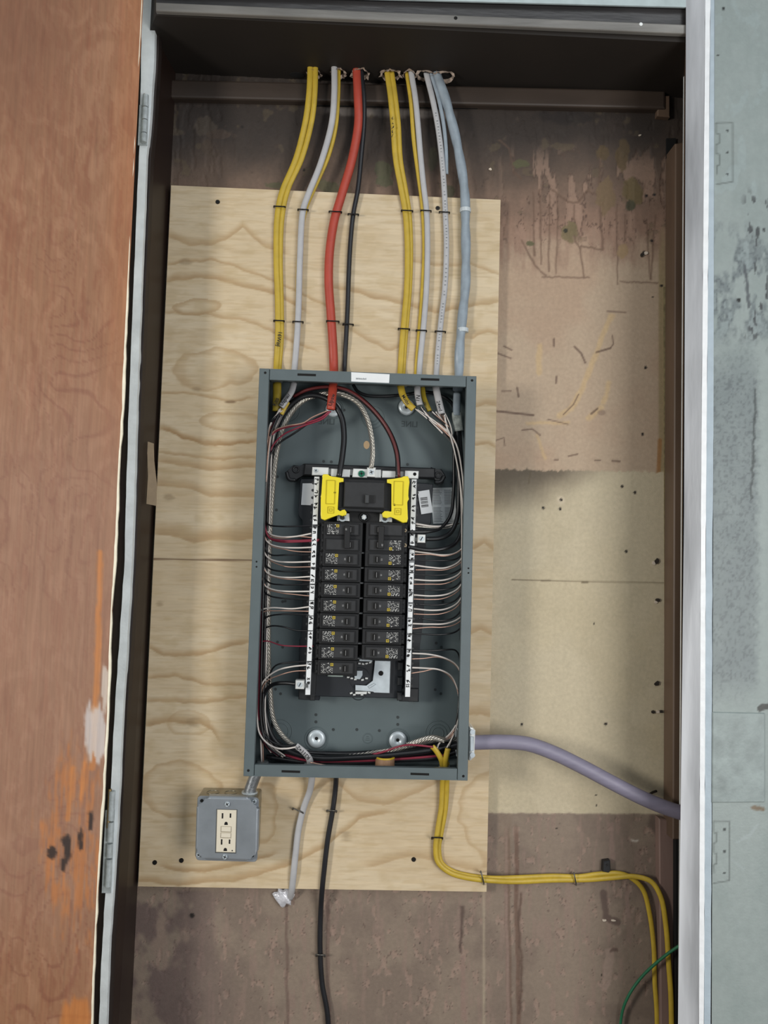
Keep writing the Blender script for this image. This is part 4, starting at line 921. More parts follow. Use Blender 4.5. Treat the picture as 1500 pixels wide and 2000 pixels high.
# print and scribbles
bm = bmesh.new(); C = spline([W(*p) for p in path(WGc, ply=-.025)], 30)
for i in range(80, len(C)-12, 3):
    if random.random() < .8:
        p = C[i]; add_box(bm, (p.x-.001, p.y-.0042, p.z-.0008), (p.x+random.choice((0, .001)), p.y-.0038, p.z+.0006))
fin('printed_text', bm, GINK, cg)
writing('16W#J', 545, 662, -.0298, 8, -97, INK, bpy.data.objects['cable'])
bm = bmesh.new()
for k in range(5): 
    y = 232+k*8; scribble(bm, 767, y, -.0385, 6, 9, 4)
fin('scribble', bm, INK, [o for o in bpy.data.objects if o.get('label', '').startswith('yellow sheathed cable with black scribble')][0])

# white tape bands
for x, y, lab in ((909, 411, 'upper'), (904, 645, 'lower')):
    bm = bmesh.new(); c = W(x, y, -.028); add_tube(bm, [c+Vector((0, 0, .0035)), c-Vector((0, 0, .0035))], .0102, .0085, 14, 2)
    tag(fin('cable_strap', bm, M('clear_strap', (188, 196, 200), .3)), '%s clear plastic strap around the blue-grey cable' % lab, 'cable strap', 'straps on the blue-grey cable')
# staples
STM = M('staple_black', (26, 24, 24), .45, metal=.5); STS = M('staple_grey', (104, 102, 98), .4, metal=.7)
def staple(x, y, wd, Yb, hgt, label, ang=0, m=STM):
    t = math.radians(ang); dx, dy = math.cos(t)*wd/2, math.sin(t)*wd/2; bm = bmesh.new()
    A, B = (x-dx, y-dy), (x+dx, y+dy); Yo = Yb-hgt
    p = [W(*A, Yb+.002)+Vector((0, 0, -.003)), W(*A, Yo)+Vector((0, 0, 0)), W(*B, Yo), W(*B, Yb+.002)+Vector((0, 0, -.003))]
    for u, v in zip(p, p[1:]): add_tube(bm, [u, v], .0012, .0012, 6, 1)
    for u in p[1:3]: add_ring(bm, u, .0005, .0007, n=6, m=4)
    # legs turning into the board
    for s_ in (0, 3): add_tube(bm, [p[s_], p[s_]+Vector((0, 0, -.004))], .0010, .0010, 6, 1)
    tag(fin('cable_staple', bm, m, smooth=True), label, 'cable staple', 'cable staples')
names = ['the leftmost yellow pair', 'the left pale grey cable', 'the orange cable', 'the black cable', 'the scribbled yellow pair', 'the middle pale grey cable', 'the printed grey cable']
for (x, y), wd, nm, hh in zip(((546, 403), (592, 409), (655, 413), (690, 418), (795, 411), (832, 411), (868, 414)), (22, 20, 24, 20, 22, 20, 20), names, (.012, .013, .016, .011, .012, .013, .012)):
    staple(x, y, wd, YP, hh, 'dark staple over %s, upper row' % nm, 3)
for (x, y), wd, nm, hh in zip(((545, 626), (582, 628), (650, 627), (680, 633), (789, 642), (823, 645), (860, 647)), (20, 20, 24, 20, 22, 20, 20), names, (.012, .013, .016, .011, .012, .013, .012)):
    staple(x, y, wd, YP, hh, 'dark staple over %s, lower row near the panel' % nm, 3)
staple(582, 1583, 22, YP, .011, 'staple over the white cable below the panel', 25, STS)
staple(648, 1583, 19, YP, .012, 'staple over the black cable below the panel', 3, STS)
staple(854, 1636, 21, YP, .016, 'staple over the yellow pair just below the panel', 2)
staple(942, 1713, 24, YP, .014, 'staple over the yellow pair near the plywood corner', 75, STS)
staple(1123, 1715, 22, -.0, .015, 'staple over the yellow pair on the brown wall', 78, STS)
staple(626, 1865, 18, -.0, .013, 'staple over the black cable low on the brown wall', 3, STS)

# ------------------------------------------------------------------ cables below the panel
cable([(605, 1488, -.05), (609, 1515, -.045), (605, 1545, -.028), (594, 1575, -.024), (583, 1620, -.024), (577, 1670, -.024), (573, 1710, -.024), (570, 1738, -.018), (566, 1756, -.004)], 12.5, SHEATHW, 'white sheathed cable leaving the panel bottom into a plugged wall hole')
bm = bmesh.new(); bmesh.ops.create_icosphere(bm, subdivisions=3, radius=1)
cc = W(553, 1752, -.004)
for v in bm.verts:
    j = 1+.22*math.sin(v.co.x*7+v.co.z*5)+random.uniform(-.06, .06); v.co = cc+Vector((v.co.x*.0165*j, v.co.y*.007, v.co.z*.0145*j))
tag(fin('filler_plug', bm, M('white_foil', (214, 214, 220), .3, metal=.25, var=.15, vscale=90, bump=.9, bscale=110)), 'crumpled white filler plug in the wall hole below the plywood', 'plug')
cable([(657, 1490, -.05), (656, 1530, -.026), (651, 1575, -.024), (640, 1640, -.024), (633, 1700, -.024), (629, 1740, -.022), (626, 1790, -.008), (625, 1850, -.006), (629, 1920, -.006), (640, 1985, -.006), (655, 2400, -.006)], 10, SHEATHK, 'black round cable running from the panel bottom down out of view', flat=1)
m1 = [(865, 1490, -.05), (864, 1530, -.03), (862, 1575, -.026), (855, 1620, -.026), (851, 1655, -.026), (855, 1683, -.026), (878, 1704, -.026), (915, 1715, -.026), (960, 1720, -.024), (1010, 1722, -.012), (1080, 1719, -.008), (1150, 1718, -.008), (1200, 1714, -.009), (1240, 1712, -.012), (1272, 1722, -.02), (1290, 1750, -.026), (1301, 1810, -.026), (1306, 1880, -.026), (1311, 1960, -.026), (1312, 2400, -.026)]
cable(m1, 10, SHEATHY, 'yellow cable from the panel bottom, the one turning down along the right corner trim', 'cable', 'yellow cables below the panel', flat=.7)
m2 = [(873, 1490, -.05), (873, 1530, -.03), (870, 1580, -.024), (862, 1625, -.022), (857, 1655, -.022), (862, 1685, -.022), (885, 1702, -.022), (920, 1711, -.022), (960, 1715, -.02), (1010, 1714, -.01), (1080, 1711, -.006), (1130, 1712, -.006), (1170, 1707, -.007), (1210, 1706, -.008), (1235, 1716, -.008), (1256, 1738, -.008), (1268, 1780, -.008), (1277, 1850, -.008), (1279, 1920, -.008), (1283, 1980, -.008), (1287, 2400, -.008)]
cable(m2, 9.5, SHEATHY, 'yellow cable from the panel bottom, the one dropping left of the corner trim', 'cable', 'yellow cables below the panel', flat=.7)
cable([(898, 1450, -.068), (930, 1450, -.068), (980, 1449, -.068), (1030, 1453, -.066), (1080, 1470, -.064), (1140, 1499, -.062), (1200, 1531, -.062), (1260, 1561, -.064), (1310, 1581, -.066), (1375, 1600, -.068)], 28, SERV, 'thick purple-grey service cable entering the right side of the panel', flat=.9, n=18, name='service_cable')
tag(tube('wire', [(1206, 2400, -.01), (1213, 1990, -.012), (1225, 1950, -.018), (1250, 1912, -.025), (1285, 1878, -.04), (1330, 1845, -.06), (1360, 1830, -.07)], 5.5, WG, None), 'thin green wire curving up from the bottom at the right corner', 'wire')
# black clip
cl = root_at('wall_clip', 1184, 1704, 0, 'small black plastic clip screwed to the brown wall above the yellow cables', 'clip')
prism('clip_body', [(1179, 1683), (1192, 1681), (1193, 1701), (1189, 1705), (1178, 1703)], -.012, .012, BLACKPL, cl, bev=.0012)
screw(1187, 1690, -.0135, cl, .0025, DSTEEL)
nl = tag(tube('nail', [(1268, 1552, 0), (1274, 1548, -.012), (1282, 1545, -.02)], 5, SCREWM, None), 'dark bent nail sticking out of the wall above the purple-grey cable', 'nail')

# service cable connector on the right side
cn = root_at('cable_connector', 921, 1484, -.068, 'two-screw metal cable clamp on the right side of the panel', 'cable connector')
prism('clamp_bar', [(917, 1420), (923, 1421), (929, 1427), (927, 1479), (920, 1486), (916, 1486)], -.098, .05, ALU, cn, bev=.003, seg=2)
for y in (1430, 1475): cyl('clamp_screw', W(923, y, -.1005), (0, 1, 0), .0042, .004, STEEL, cn, n=12)
prism('clamp_ridge', [(918, 1438), (926, 1439), (925, 1467), (918, 1468)], -.0995, .004, STEEL, cn, bev=.001)
bm = bmesh.new(); c = W(912, 1450, -.068); add_cyl(bm, Vector((px1-.012, -.068, c.z)), (1, 0, 0), .021, .018, 24); fin('threaded_collar', bm, GLASSY, cn, smooth=False)
bm = bmesh.new()
for k in range(3): add_ring(bm, Vector((px1-.004-k*.004, -.068, c.z)), .0225, .0014, axis=(1, 0, 0))
fin('locknut', bm, STEEL, cn, smooth=True)

# ------------------------------------------------------------------ connectors and sheath ends inside the panel
zt = pz1-SH
def connector(px_, bottom, label, wd=.013):
    y = 752 if not bottom else 1494
    c = W(px_, y, -.055); z = zt if not bottom else pz0+SH; sg = -1 if not bottom else 1
    r = tag(empty('cable_clamp', (c.x, -.055, z)), label, 'cable clamp', 'cable clamps in the panel ends')
    bm = bmesh.new(); add_cyl(bm, (c.x, -.055, z), (0, 0, sg), .011, .007, 20, .0095); fin('clamp_ring', bm, GLASSY, r, smooth=False)
    bm = bmesh.new(); add_cyl(bm, (c.x, -.055, z+sg*.002), (0, 0, sg), .013, .003, 8); fin('locknut', bm, M('dull_zinc', (92, 98, 102), .4, metal=.6), r)
    for s_ in (-1, 1):
        bm = bmesh.new(); add_cyl(bm, (c.x+s_*.014, -.066, z+sg*.004), (0, -1, 0), .0018, .003, 8); fin('clamp_screw', bm, STEEL, r)
for x, nm in ((541, 'the "Kits" yellow cable'), (573, 'the left white cable'), (650, 'the orange cable'), (784, 'the right yellow cable'), (817, 'the middle white cable'), (853, 'the printed grey cable')):
    connector(x, False, 'round cable clamp at the panel top holding %s' % nm.replace('"', ''))
connector(606, True, 'round cable clamp in the panel bottom holding the white cable')
connector(868, True, 'round cable clamp in the panel bottom holding the yellow pair')
connector(513, True, 'round cable clamp in the bottom left corner of the panel')

def sheath(px, wpx, mat, label, txt=None, tpos=None, tang=0, tsz=8, sx=1, flat=.6, mirror=False):
    o = cable(px, wpx, mat, label, 'cable end', 'cable ends inside the panel', flat=flat, name='cable_end')
    if txt: writing(txt, tpos[0], tpos[1], tpos[2], tsz, tang, INK, o, sx=sx, mirror=mirror)
    return o
sheath([(541, 748, -.055), (541, 775, -.058), (540, 803, -.06)], 17, SHEATHY2, 'dark yellow cable end marked Kits in the upper left of the panel', 'Kits', (539, 785, -.0675), 70, 8)
sheath([(574, 748, -.058), (569, 765, -.066), (558, 782, -.07), (549, 795, -.07)], 13, SHEATHW, 'white cable end with slanted black handwriting in the upper left of the panel', 'Uspw/', (557, 781, -.0775), 55, 8)
sheath([(562, 785, -.062), (555, 797, -.064), (549, 809, -.064)], 10, SHEATHY, 'short yellow cable end just below the white handwritten one')
sheath([(651, 748, -.058), (649, 770, -.07), (646, 800, -.074)], 17, SHEATHO, 'orange cable end with black handwriting inside the panel top', 'Upsw', (648, 781, -.0825), 75, 8)
sheath([(782, 752, -.058), (787, 772, -.068), (797, 788, -.072), (808, 799, -.072)], 14, SHEATHY, 'yellow cable end with black handwriting, left of the white end marked N', 'Mstbt', (792, 781, -.0795), -58, 7)
sheath([(815, 754, -.058), (816, 772, -.068), (820, 791, -.072)], 12.5, SHEATHW, 'white cable end marked with a black N in the upper right of the panel', '1N', (816.5, 778, -.0795), 82, 8)
sheath([(825, 756, -.052), (828, 776, -.06), (839, 803, -.064)], 10, SHEATHY2, 'dark yellow cable end between the two white ends', 'o~', (831, 790, -.07), -65, 7)
sheath([(851, 754, -.058), (855, 775, -.068), (863, 808, -.072)], 14, SHEATHW, 'white cable end with scrawl near the right wall of the panel', '24wd', (858, 793, -.0795), -72, 7)
sheath([(893, 768, -.058), (892, 790, -.060), (892, 812, -.062)], 15, SHEATHG, 'blue-grey cable end hanging in the upper right corner of the panel')
sheath([(892, 806, -.060), (893, 822, -.062), (896, 842, -.062)], 20, M('frayed_paper', (150, 156, 152), .8, var=.25, vscale=120, bump=.8, bscale=150), 'frayed paper wrap flaring from the blue-grey cable end', flat=.5)
sheath([(606, 1494, -.062), (604, 1482, -.070), (593, 1468, -.074), (578, 1456, -.074)], 13, SHEATHW, 'white cable end marked R211+2 in the bottom of the panel', 'R211+2', (593, 1470, -.0825), 137, 7.5, mirror=False)
sheath([(865, 1498, -.062), (861, 1482, -.072), (850, 1464, -.076), (844, 1458, -.076)], 10.5, SHEATHY, 'left of the two yellow cable ends in the bottom right of the panel')
sheath([(870, 1498, -.064), (871, 1480, -.074), (875, 1462, -.077)], 11, SHEATHY, 'right of the two yellow cable ends in the bottom right of the panel')

# ------------------------------------------------------------------ wires inside the panel
def wire(px, wpx, mat, label, group=None, cat='wire', **k):
    return tag(tube('wire', px, wpx, mat, None, 1.0, 7, **k), label, cat, group)
# heavy conductors
wire([(905, 1452, -.06), (870, 1460, -.06), (800, 1470, -.062), (700, 1479, -.062), (600, 1478, -.06), (540, 1450, -.055), (519, 1400, -.05), (513, 1300, -.045), (515, 1150, -.04), (520, 1000, -.04), (530, 880, -.045), (549, 815, -.05), (578, 783, -.055), (612, 772, -.06), (645, 783, -.064), (666, 812, -.07), (672, 850, -.078), (669, 890, -.086), (662, 933, -.092)], 11.5, WK, 'thick black feeder looping over the panel top to the left main lug', 'heavy feeder wires')
rk = wire([(905, 1462, -.05), (860, 1478, -.052), (760, 1485, -.052), (640, 1490, -.05), (550, 1475, -.046), (515, 1430, -.04), (506, 1300, -.036), (509, 1150, -.034), (512, 1000, -.036), (522, 880, -.04), (545, 805, -.045), (580, 772, -.05), (620, 758, -.056), (660, 758, -.06), (700, 776, -.064), (738, 812, -.068), (763, 850, -.076), (776, 890, -.086), (777, 936, -.092)], 10.5, WK, 'thick black feeder with a red stripe arching to the right main lug', 'heavy feeder wires')
bm = bmesh.new(); add_tube(bm, [W(x, y-1.5, Y-.0035) for x, y, Y in ((573, 776, -.049), (600, 763, -.054), (640, 757, -.058), (680, 764, -.062), (720, 793, -.066), (755, 836, -.073), (774, 882, -.084), (779, 934, -.091))], .0028, .0022, 8, 6)
fin('red_stripe', bm, WDR, rk, smooth=True)
bm = bmesh.new(); add_tube(bm, [W(x, y-2, Y-.0035) for x, y, Y in ((870, 1477, -.052), (800, 1483, -.052), (700, 1488, -.052), (600, 1487, -.05), (555, 1476, -.046))], .0022, .002, 8, 6)
fin('red_stripe', bm, M('red_wire'), rk, smooth=True)
bm = bmesh.new()
add_strands(bm, [W(*p) for p in ((900, 1445, -.05), (860, 1444, -.05), (825, 1450, -.05), (760, 1466, -.046), (680, 1474, -.044), (590, 1466, -.042), (540, 1420, -.042), (527, 1340, -.042), (524, 1200, -.04), (527, 1050, -.042), (533, 950, -.046), (543, 870, -.05), (561, 818, -.052), (592, 783, -.056), (625, 771, -.058), (665, 770, -.06), (697, 785, -.064), (716, 815, -.07), (725, 850, -.076), (728, 885, -.084), (725, 915, -.088))], .0032, .00138, .045)
tag(fin('bare_conductor', bm, BARE, smooth=True), 'bare stranded aluminium conductor arching over to the centre lug', 'wire', 'heavy feeder wires')
bm = bmesh.new(); add_strands(bm, [W(*p) for p in ((795, 1456, -.07), (820, 1447, -.072), (845, 1441, -.074), (868, 1446, -.07))], .0037, .0016, .04)
tag(fin('bare_conductor', bm, BARE, smooth=True), 'short bright stretch of bare strands at the lower right inside the panel', 'wire')
wire([(690, 752, -.04), (698, 764, -.045), (715, 772, -.046), (745, 774, -.046), (790, 771, -.044), (830, 766, -.042), (860, 772, -.042), (884, 790, -.045), (890, 830, -.045), (887, 880, -.045), (886, 960, -.045), (880, 1005, -.05), (862, 1030, -.06), (840, 1038, -.075), (795, 1039, -.085)], 7, WK, 'black wire sweeping along the panel top then down to the right double breaker', 'heavy feeder wires')
wire([(893, 836, -.06), (895, 880, -.06), (896, 960, -.06), (893, 1010, -.062), (880, 1040, -.07), (860, 1051, -.08), (830, 1053, -.09)], 9, WK, 'thick black wire bending into the right square lug', 'heavy feeder wires')
wire([(897, 836, -.05), (901, 900, -.055), (904, 980, -.06), (902, 1030, -.065), (890, 1060, -.07), (865, 1072, -.08), (830, 1074, -.086), (797, 1068, -.088)], 8, WK, 'thick black wire looping into the lower pole of the right double breaker', 'heavy feeder wires')
wire([(893, 1022, -.05), (870, 1027, -.055), (845, 1028, -.07), (812, 1023, -.08)], 4, WW, 'thick pale wire crossing to the right terminal bar above the black loops')
wire([(897, 1022, -.055), (875, 1031, -.055), (848, 1031, -.07), (812, 1028, -.08)], 2.6, BARE, 'thin bare wire just under the thick pale wire at the right bar')
wire([(505, 1420, -.05), (511, 1375, -.055), (519, 1350, -.062), (533, 1337, -.07), (555, 1334, -.08), (580, 1336, -.09)], 8, WK, 'thick black wire bending into the left square lug at the bottom', 'heavy feeder wires')

# branch wires: list of px ends, each carried back along the bundle
KN = {'k': ('black', WK, 3.2), 'w': ('white', WW, 3.2), 'c': ('bare copper', WC, 2.2), 'r': ('red', WR, 3.6), 'b': ('bare', WW, 2.2)}
Lb = [
 ('k', [(517, 1014), (524, 1024), (545, 1028), (628, 1026)]), ('w', [(516, 1030), (526, 1042), (545, 1048), (575, 1048), (608, 1042)]), ('c', [(516, 1032), (528, 1046), (550, 1051), (585, 1048), (610, 1050)]),
 ('r', [(517, 1038), (526, 1050), (545, 1055), (575, 1056), (624, 1054)]), ('w', [(515, 1050), (524, 1060), (545, 1068), (575, 1070), (610, 1069)]), ('c', [(514, 1052), (528, 1065), (552, 1072), (580, 1077), (609, 1078)]),
 ('k', [(514, 1070), (526, 1082), (560, 1084), (622, 1083)]), ('w', [(513, 1076), (522, 1088), (540, 1096), (565, 1098), (608, 1097)]), ('c', [(512, 1078), (528, 1094), (546, 1103), (562, 1107), (608, 1107)]),
 ('k', [(512, 1096), (524, 1109), (550, 1116), (622, 1113)]), ('w', [(511, 1105), (520, 1117), (536, 1125), (565, 1128), (607, 1126)]), ('c', [(511, 1108), (524, 1122), (545, 1129), (575, 1132), (607, 1134)]),
 ('k', [(511, 1124), (524, 1137), (550, 1142), (620, 1140)]), ('w', [(509, 1132), (518, 1144), (535, 1152), (560, 1155), (606, 1155)]), ('c', [(509, 1134), (522, 1149), (545, 1157), (575, 1161), (606, 1164)]),
 ('k', [(509, 1148), (522, 1161), (548, 1168), (618, 1171)])]
Ls = len(Lb)
rs = random.Random(5)
cnt = {}
topends = {'w': (549, 798), 'c': (546, 800), 'k': (548, 806), 'r': (640, 803)}
for i, (k, p) in enumerate(Lb):
    nm, m, wd = KN[k]; cnt[k] = cnt.get(k, 0)+1; y0 = p[0][1]; off = rs.uniform(-4, 6); dY = rs.uniform(-.012, .012)
    pre = [(topends[k][0]+rs.uniform(-3, 3), topends[k][1]+rs.uniform(-2, 4), -.066)]
    if k == 'r': pre = [(643, 803, -.074), (628, 815, -.074), (590, 828, -.07), (548, 838, -.065), (531, 850, -.062), (524, 890, -.06)]
    else: pre += [(532+off*.6, 825, -.062), (524+off*.6, 862, -.06+dY)]
    lx = 516+off*.5
    if y0 > 1040: pre += [(lx+2, 940, -.058+dY)]
    if y0 > 1100: pre += [(lx-2, 1030, -.055+dY)]
    pts = pre+[(p[0][0]+off*.3, p[0][1]-12, -.058+dY)]+[(x, y, -.06-.022*j/(len(p)-1)) for j, (x, y) in enumerate(p)][1:]
    wire(pts, wd, m, '%s branch wire turning to the left bar, %s %s one from the top' % (nm, ords[cnt[k]-1], nm), 'branch wires on the left')
wire([(646, 803, -.074), (630, 818, -.074), (592, 832, -.07), (552, 850, -.064), (528, 880, -.06), (521, 960, -.06), (518, 1034, -.06), (528, 1052, -.062), (548, 1058, -.07), (585, 1058, -.078), (622, 1056, -.082)], 3.4, WR, 'second red wire from the orange cable end, along the left bundle')
wire([(640, 802, -.076), (610, 815, -.076), (592, 826, -.074), (560, 832, -.07), (535, 842, -.066), (522, 866, -.06), (516, 950, -.06)], 2.6, WC, 'bare copper wire from the orange cable end to the left bundle')
wire([(642, 804, -.07), (610, 822, -.07), (575, 846, -.066), (545, 866, -.062), (527, 892, -.06), (522, 960, -.058), (518, 1060, -.056), (512, 1200, -.055), (508, 1320, -.055)], 4, WK, 'black wire from the orange cable end sloping to the left bundle')
# left lower ones come up from below
Lu = [('w', [(505, 1206), (510, 1192), (530, 1187), (570, 1189), (604, 1185)], 'white'), ('c', [(506, 1210), (515, 1195), (540, 1193), (605, 1194)], 'bare'), ('k', [(509, 1222), (520, 1206), (545, 1200), (605, 1201)], 'black'), ('k', [(514, 1232), (528, 1223), (552, 1224), (578, 1231), (606, 1232)], 'black'), ('r', [(503, 1268), (508, 1255), (522, 1252), (548, 1260), (575, 1262), (612, 1262)], 'red'), ('k', [(526, 1330), (529, 1312), (540, 1299), (565, 1294), (612, 1291)], 'black'), ('w', [(507, 1354), (515, 1330), (540, 1310), (570, 1302), (600, 1299)], 'white'), ('c', [(509, 1360), (519, 1332), (545, 1319), (575, 1311), (603, 1310)], 'bare copper')]
Llab = ['white wire rising from below into the left bar at mid height', 'bare wire rising just under the mid-height white wire at the left bar', 'black wire under the mid-height white pair at the left bar', 'lone black wire dipping to the left bar above the red one', 'single thin red wire arching to the left bar low down', 'black wire arching to the bottom left breaker', 'white wire arching to the foot of the left bar', 'bare copper wire arching to the foot of the left bar']
for (k, p, nm), lab in zip(Lu, Llab):
    _, m, wd = KN[k]; x0_, y0_ = p[0]; off = rs.uniform(-3, 3)
    if k == 'k' and y0_ == 1330: pre = [(531, 1450, -.03), (531, 1400, -.03), (527, 1360, -.032)]
    elif k in 'wc' and y0_ > 1300: pre = [(513 + off, 1490, -.055), (511+off, 1440, -.058), (508, 1390, -.06)]
    else: pre = [(530+off, 1470, -.058), (508+off, 1430, -.06), (503+off*.4, 1330, -.062)]
    wire(pre+[(x, y, -.06-.022*j/(len(p)-1)) for j, (x, y) in enumerate(p)], wd if k != 'r' else 2.6, m, lab, 'branch wires on the left')
Rb = [('w', [(905, 1066), (890, 1080), (865, 1084), (835, 1080), (810, 1077)]), ('c', [(906, 1064), (895, 1078), (870, 1086), (840, 1083), (810, 1083)]), ('k', [(904, 1080), (890, 1092), (860, 1095), (798, 1093)]),
 ('w', [(906, 1078), (896, 1097), (870, 1109), (840, 1108), (810, 1104)]), ('c', [(906, 1088), (893, 1104), (868, 1113), (840, 1113), (812, 1113)]), ('k', [(905, 1104), (892, 1116), (865, 1123), (798, 1122)]),
 ('w', [(905, 1106), (895, 1122), (872, 1132), (845, 1134), (809, 1132)]), ('c', [(905, 1112), (892, 1130), (868, 1140), (840, 1141), (804, 1141)]), ('k', [(904, 1128), (890, 1145), (862, 1152), (800, 1151)]),
 ('w', [(905, 1128), (896, 1148), (875, 1160), (845, 1164), (808, 1162)]), ('c', [(904, 1138), (890, 1158), (865, 1169), (840, 1171), (808, 1170)]), ('k', [(904, 1150), (890, 1172), (862, 1181), (812, 1180)]),
 ('w', [(904, 1156), (894, 1177), (872, 1189), (845, 1192), (808, 1189)]), ('c', [(904, 1164), (890, 1187), (865, 1198), (840, 1200), (808, 1199)]), ('k', [(904, 1182), (890, 1204), (865, 1212), (818, 1207)]),
 ('w', [(904, 1198), (893, 1210), (870, 1218), (840, 1219), (806, 1218)]), ('c', [(903, 1206), (890, 1219), (865, 1225), (840, 1225), (806, 1228)]), ('k', [(904, 1216), (893, 1232), (868, 1239), (800, 1237)])]
cnt = {}
rtop = [(812, 798), (822, 795), (842, 804), (866, 810)]
for i, (k, p) in enumerate(Rb):
    nm, m, wd = KN[k]; cnt[k] = cnt.get(k, 0)+1; y0 = p[0][1]; off = rs.uniform(-5, 4); dY = rs.uniform(-.012, .012); tx, ty = rtop[i % 4]
    pre = [(tx+rs.uniform(-2, 2), ty, -.072)]
    if tx < 830: pre += [(843+off, 822+rs.uniform(-4, 4), -.07), (868+off, 842+rs.uniform(-4, 4), -.066)]
    else: pre += [(876+off, 835, -.068)]
    pre += [(888+off, 868, -.064+dY), (899+off, 920, -.062+dY), (905+off*.4, 985, -.06+dY)]
    if y0 > 1100: pre += [(907+off*.3, 1050, -.06+dY)]
    pts = pre+[(x, y, -.064-.018*j/(len(p)-1)) for j, (x, y) in enumerate(p)]
    wire(pts, wd, m, '%s branch wire turning to the right bar, %s %s one from the top' % (nm, ords[cnt[k]-1], nm), 'branch wires on the right')
Rl = [('k', [(802, 1270), (840, 1271), (870, 1269), (889, 1270), (897, 1282), (897, 1330), (894, 1390), (886, 1435), (876, 1462)], 'lone black wire squaring down the lower right side of the panel'),
 ('w', [(805, 1276), (838, 1278), (868, 1285), (890, 1297), (900, 1315), (900, 1350), (896, 1400), (886, 1435), (872, 1462)], 'white wire arching from the lower right bar, upper of the pair'),
 ('c', [(803, 1287), (828, 1286), (850, 1283), (872, 1288), (893, 1303), (902, 1325), (901, 1370), (895, 1410), (880, 1440), (858, 1448)], 'bare copper wire under the upper white wire at the lower right'),
 ('w', [(805, 1304), (830, 1305), (858, 1308), (880, 1319), (891, 1338), (897, 1370), (895, 1405), (880, 1432), (858, 1452), (853, 1464)], 'white wire arching from the foot of the right bar, lower of the pair'),
 ('c', [(803, 1315), (828, 1311), (848, 1307), (868, 1313), (884, 1328), (894, 1350), (897, 1400), (880, 1436), (862, 1446)], 'bare copper wire at the foot of the right bar')]
for k, p, lab in Rl:
    _, m, wd = KN[k]; wire([(x, y, (-.08+.022*min(1, j/4)) if j < 6 else -.066) for j, (x, y) in enumerate(p)], wd, m, lab, 'branch wires on the right')
wire([(846, 1459, -.078), (820, 1456, -.078), (795, 1455, -.076), (775, 1459, -.072), (750, 1468, -.066), (700, 1480, -.06)], 4, WR, 'red wire leaving the left yellow cable end at the bottom right')
wire([(578, 1459, -.078), (560, 1462, -.076), (540, 1461, -.074), (520, 1450, -.07), (506, 1430, -.066), (503, 1390, -.062), (505, 1300, -.062), (508, 1200, -.06)], 3.6, WW, 'white wire curving from the bottom white cable end up the left side')
wire([(578, 1455, -.074), (555, 1457, -.072), (530, 1448, -.07), (510, 1425, -.066), (506, 1380, -.062), (507, 1300, -.06)], 4.2, WK, 'black wire curving from the bottom white cable end up the left side')
wire([(606, 1489, -.08), (640, 1495, -.078), (690, 1499, -.07), (745, 1500, -.06)], 2.4, WC, 'bare copper wire lying along the panel bottom beside the white cable end')
wire([(520, 1478, -.05), (600, 1489, -.05), (700, 1486, -.05), (800, 1474, -.05), (895, 1462, -.05)], 9, WK, 'black wire lying lowest along the panel bottom')
wire([(525, 1460, -.044), (600, 1470, -.044), (700, 1472, -.044), (800, 1462, -.044), (880, 1452, -.044)], 10, WK, 'black wire lying highest along the panel bottom')
# bundle runs down each side
bl_ = [('k', 510, -.05), ('k', 514, -.068), ('r', 511, -.064), ('w', 519, -.05), ('k', 519, -.062), ('b', 523, -.056), ('k', 506, -.04)]
for i, (k, x, Y) in enumerate(bl_):
    nm, m, wd = KN[k]; yb0 = rs.uniform(1440, 1470)
    wire([(545+i*1.2, 806, -.064), (533+(x-514)*.6, 835, Y), (x+9, 870, Y), (x+5, 950, Y), (x+2, 1060, Y), (x-1, 1200, Y), (x-4, 1330, Y), (x-4, 1410, Y), (x+8, yb0-6, Y), (x+34, yb0+16, Y)], wd+.6, m, '%s wire in the left vertical bundle, %s' % (nm, ['outermost lower layer', 'front layer beside the flange', 'the red run of the bundle', 'the pale run nearest the panel middle', 'front layer beside the pale run', 'thin bare run nearest the terminal bar', 'deepest against the side wall'][i]), 'left vertical bundle')
br_ = [('k', 905, -.05), ('w', 902, -.062), ('c', 904, -.056), ('k', 899, -.05), ('b', 900, -.07)]
for i, (k, x, Y) in enumerate(br_):
    nm, m, wd = KN[k]
    wire([(845+i*6, 803+i, -.068), (868+i*3, 832, Y), (886, 868, Y), (x-4, 920, Y), (x+1, 990, Y), (x+2, 1080, Y), (x+1, 1180, Y), (x, 1250, Y)], wd+.4, m, '%s wire in the right vertical bundle, %s' % (nm, ['deepest against the side wall', 'front layer beside the flange', 'copper run between pale wires', 'inner black run beside the labels', 'thin frontmost bare run'][i]), 'right vertical bundle')
# yellow-centred plug on the panel bottom
kp = root_at('wire_nut', 752, 1500, -.06, 'tan round plug with a yellow rim standing on the panel bottom', 'plug')
c = W(752, 1484, -.06); z0 = pz0+SH
cyl('plug_body', (c.x, -.06, z0), (0, 0, 1), .0165, c.z-z0+.004, M('tan_plug', (150, 118, 92), .5), kp, n=24, r2=.016)
bm = bmesh.new(); add_ring(bm, (c.x, -.06, c.z+.004), .0145, .002, axis=(0, 0, 1)); fin('plug_rim', bm, M('plug_yellow', (190, 160, 40), .4), kp, smooth=True)

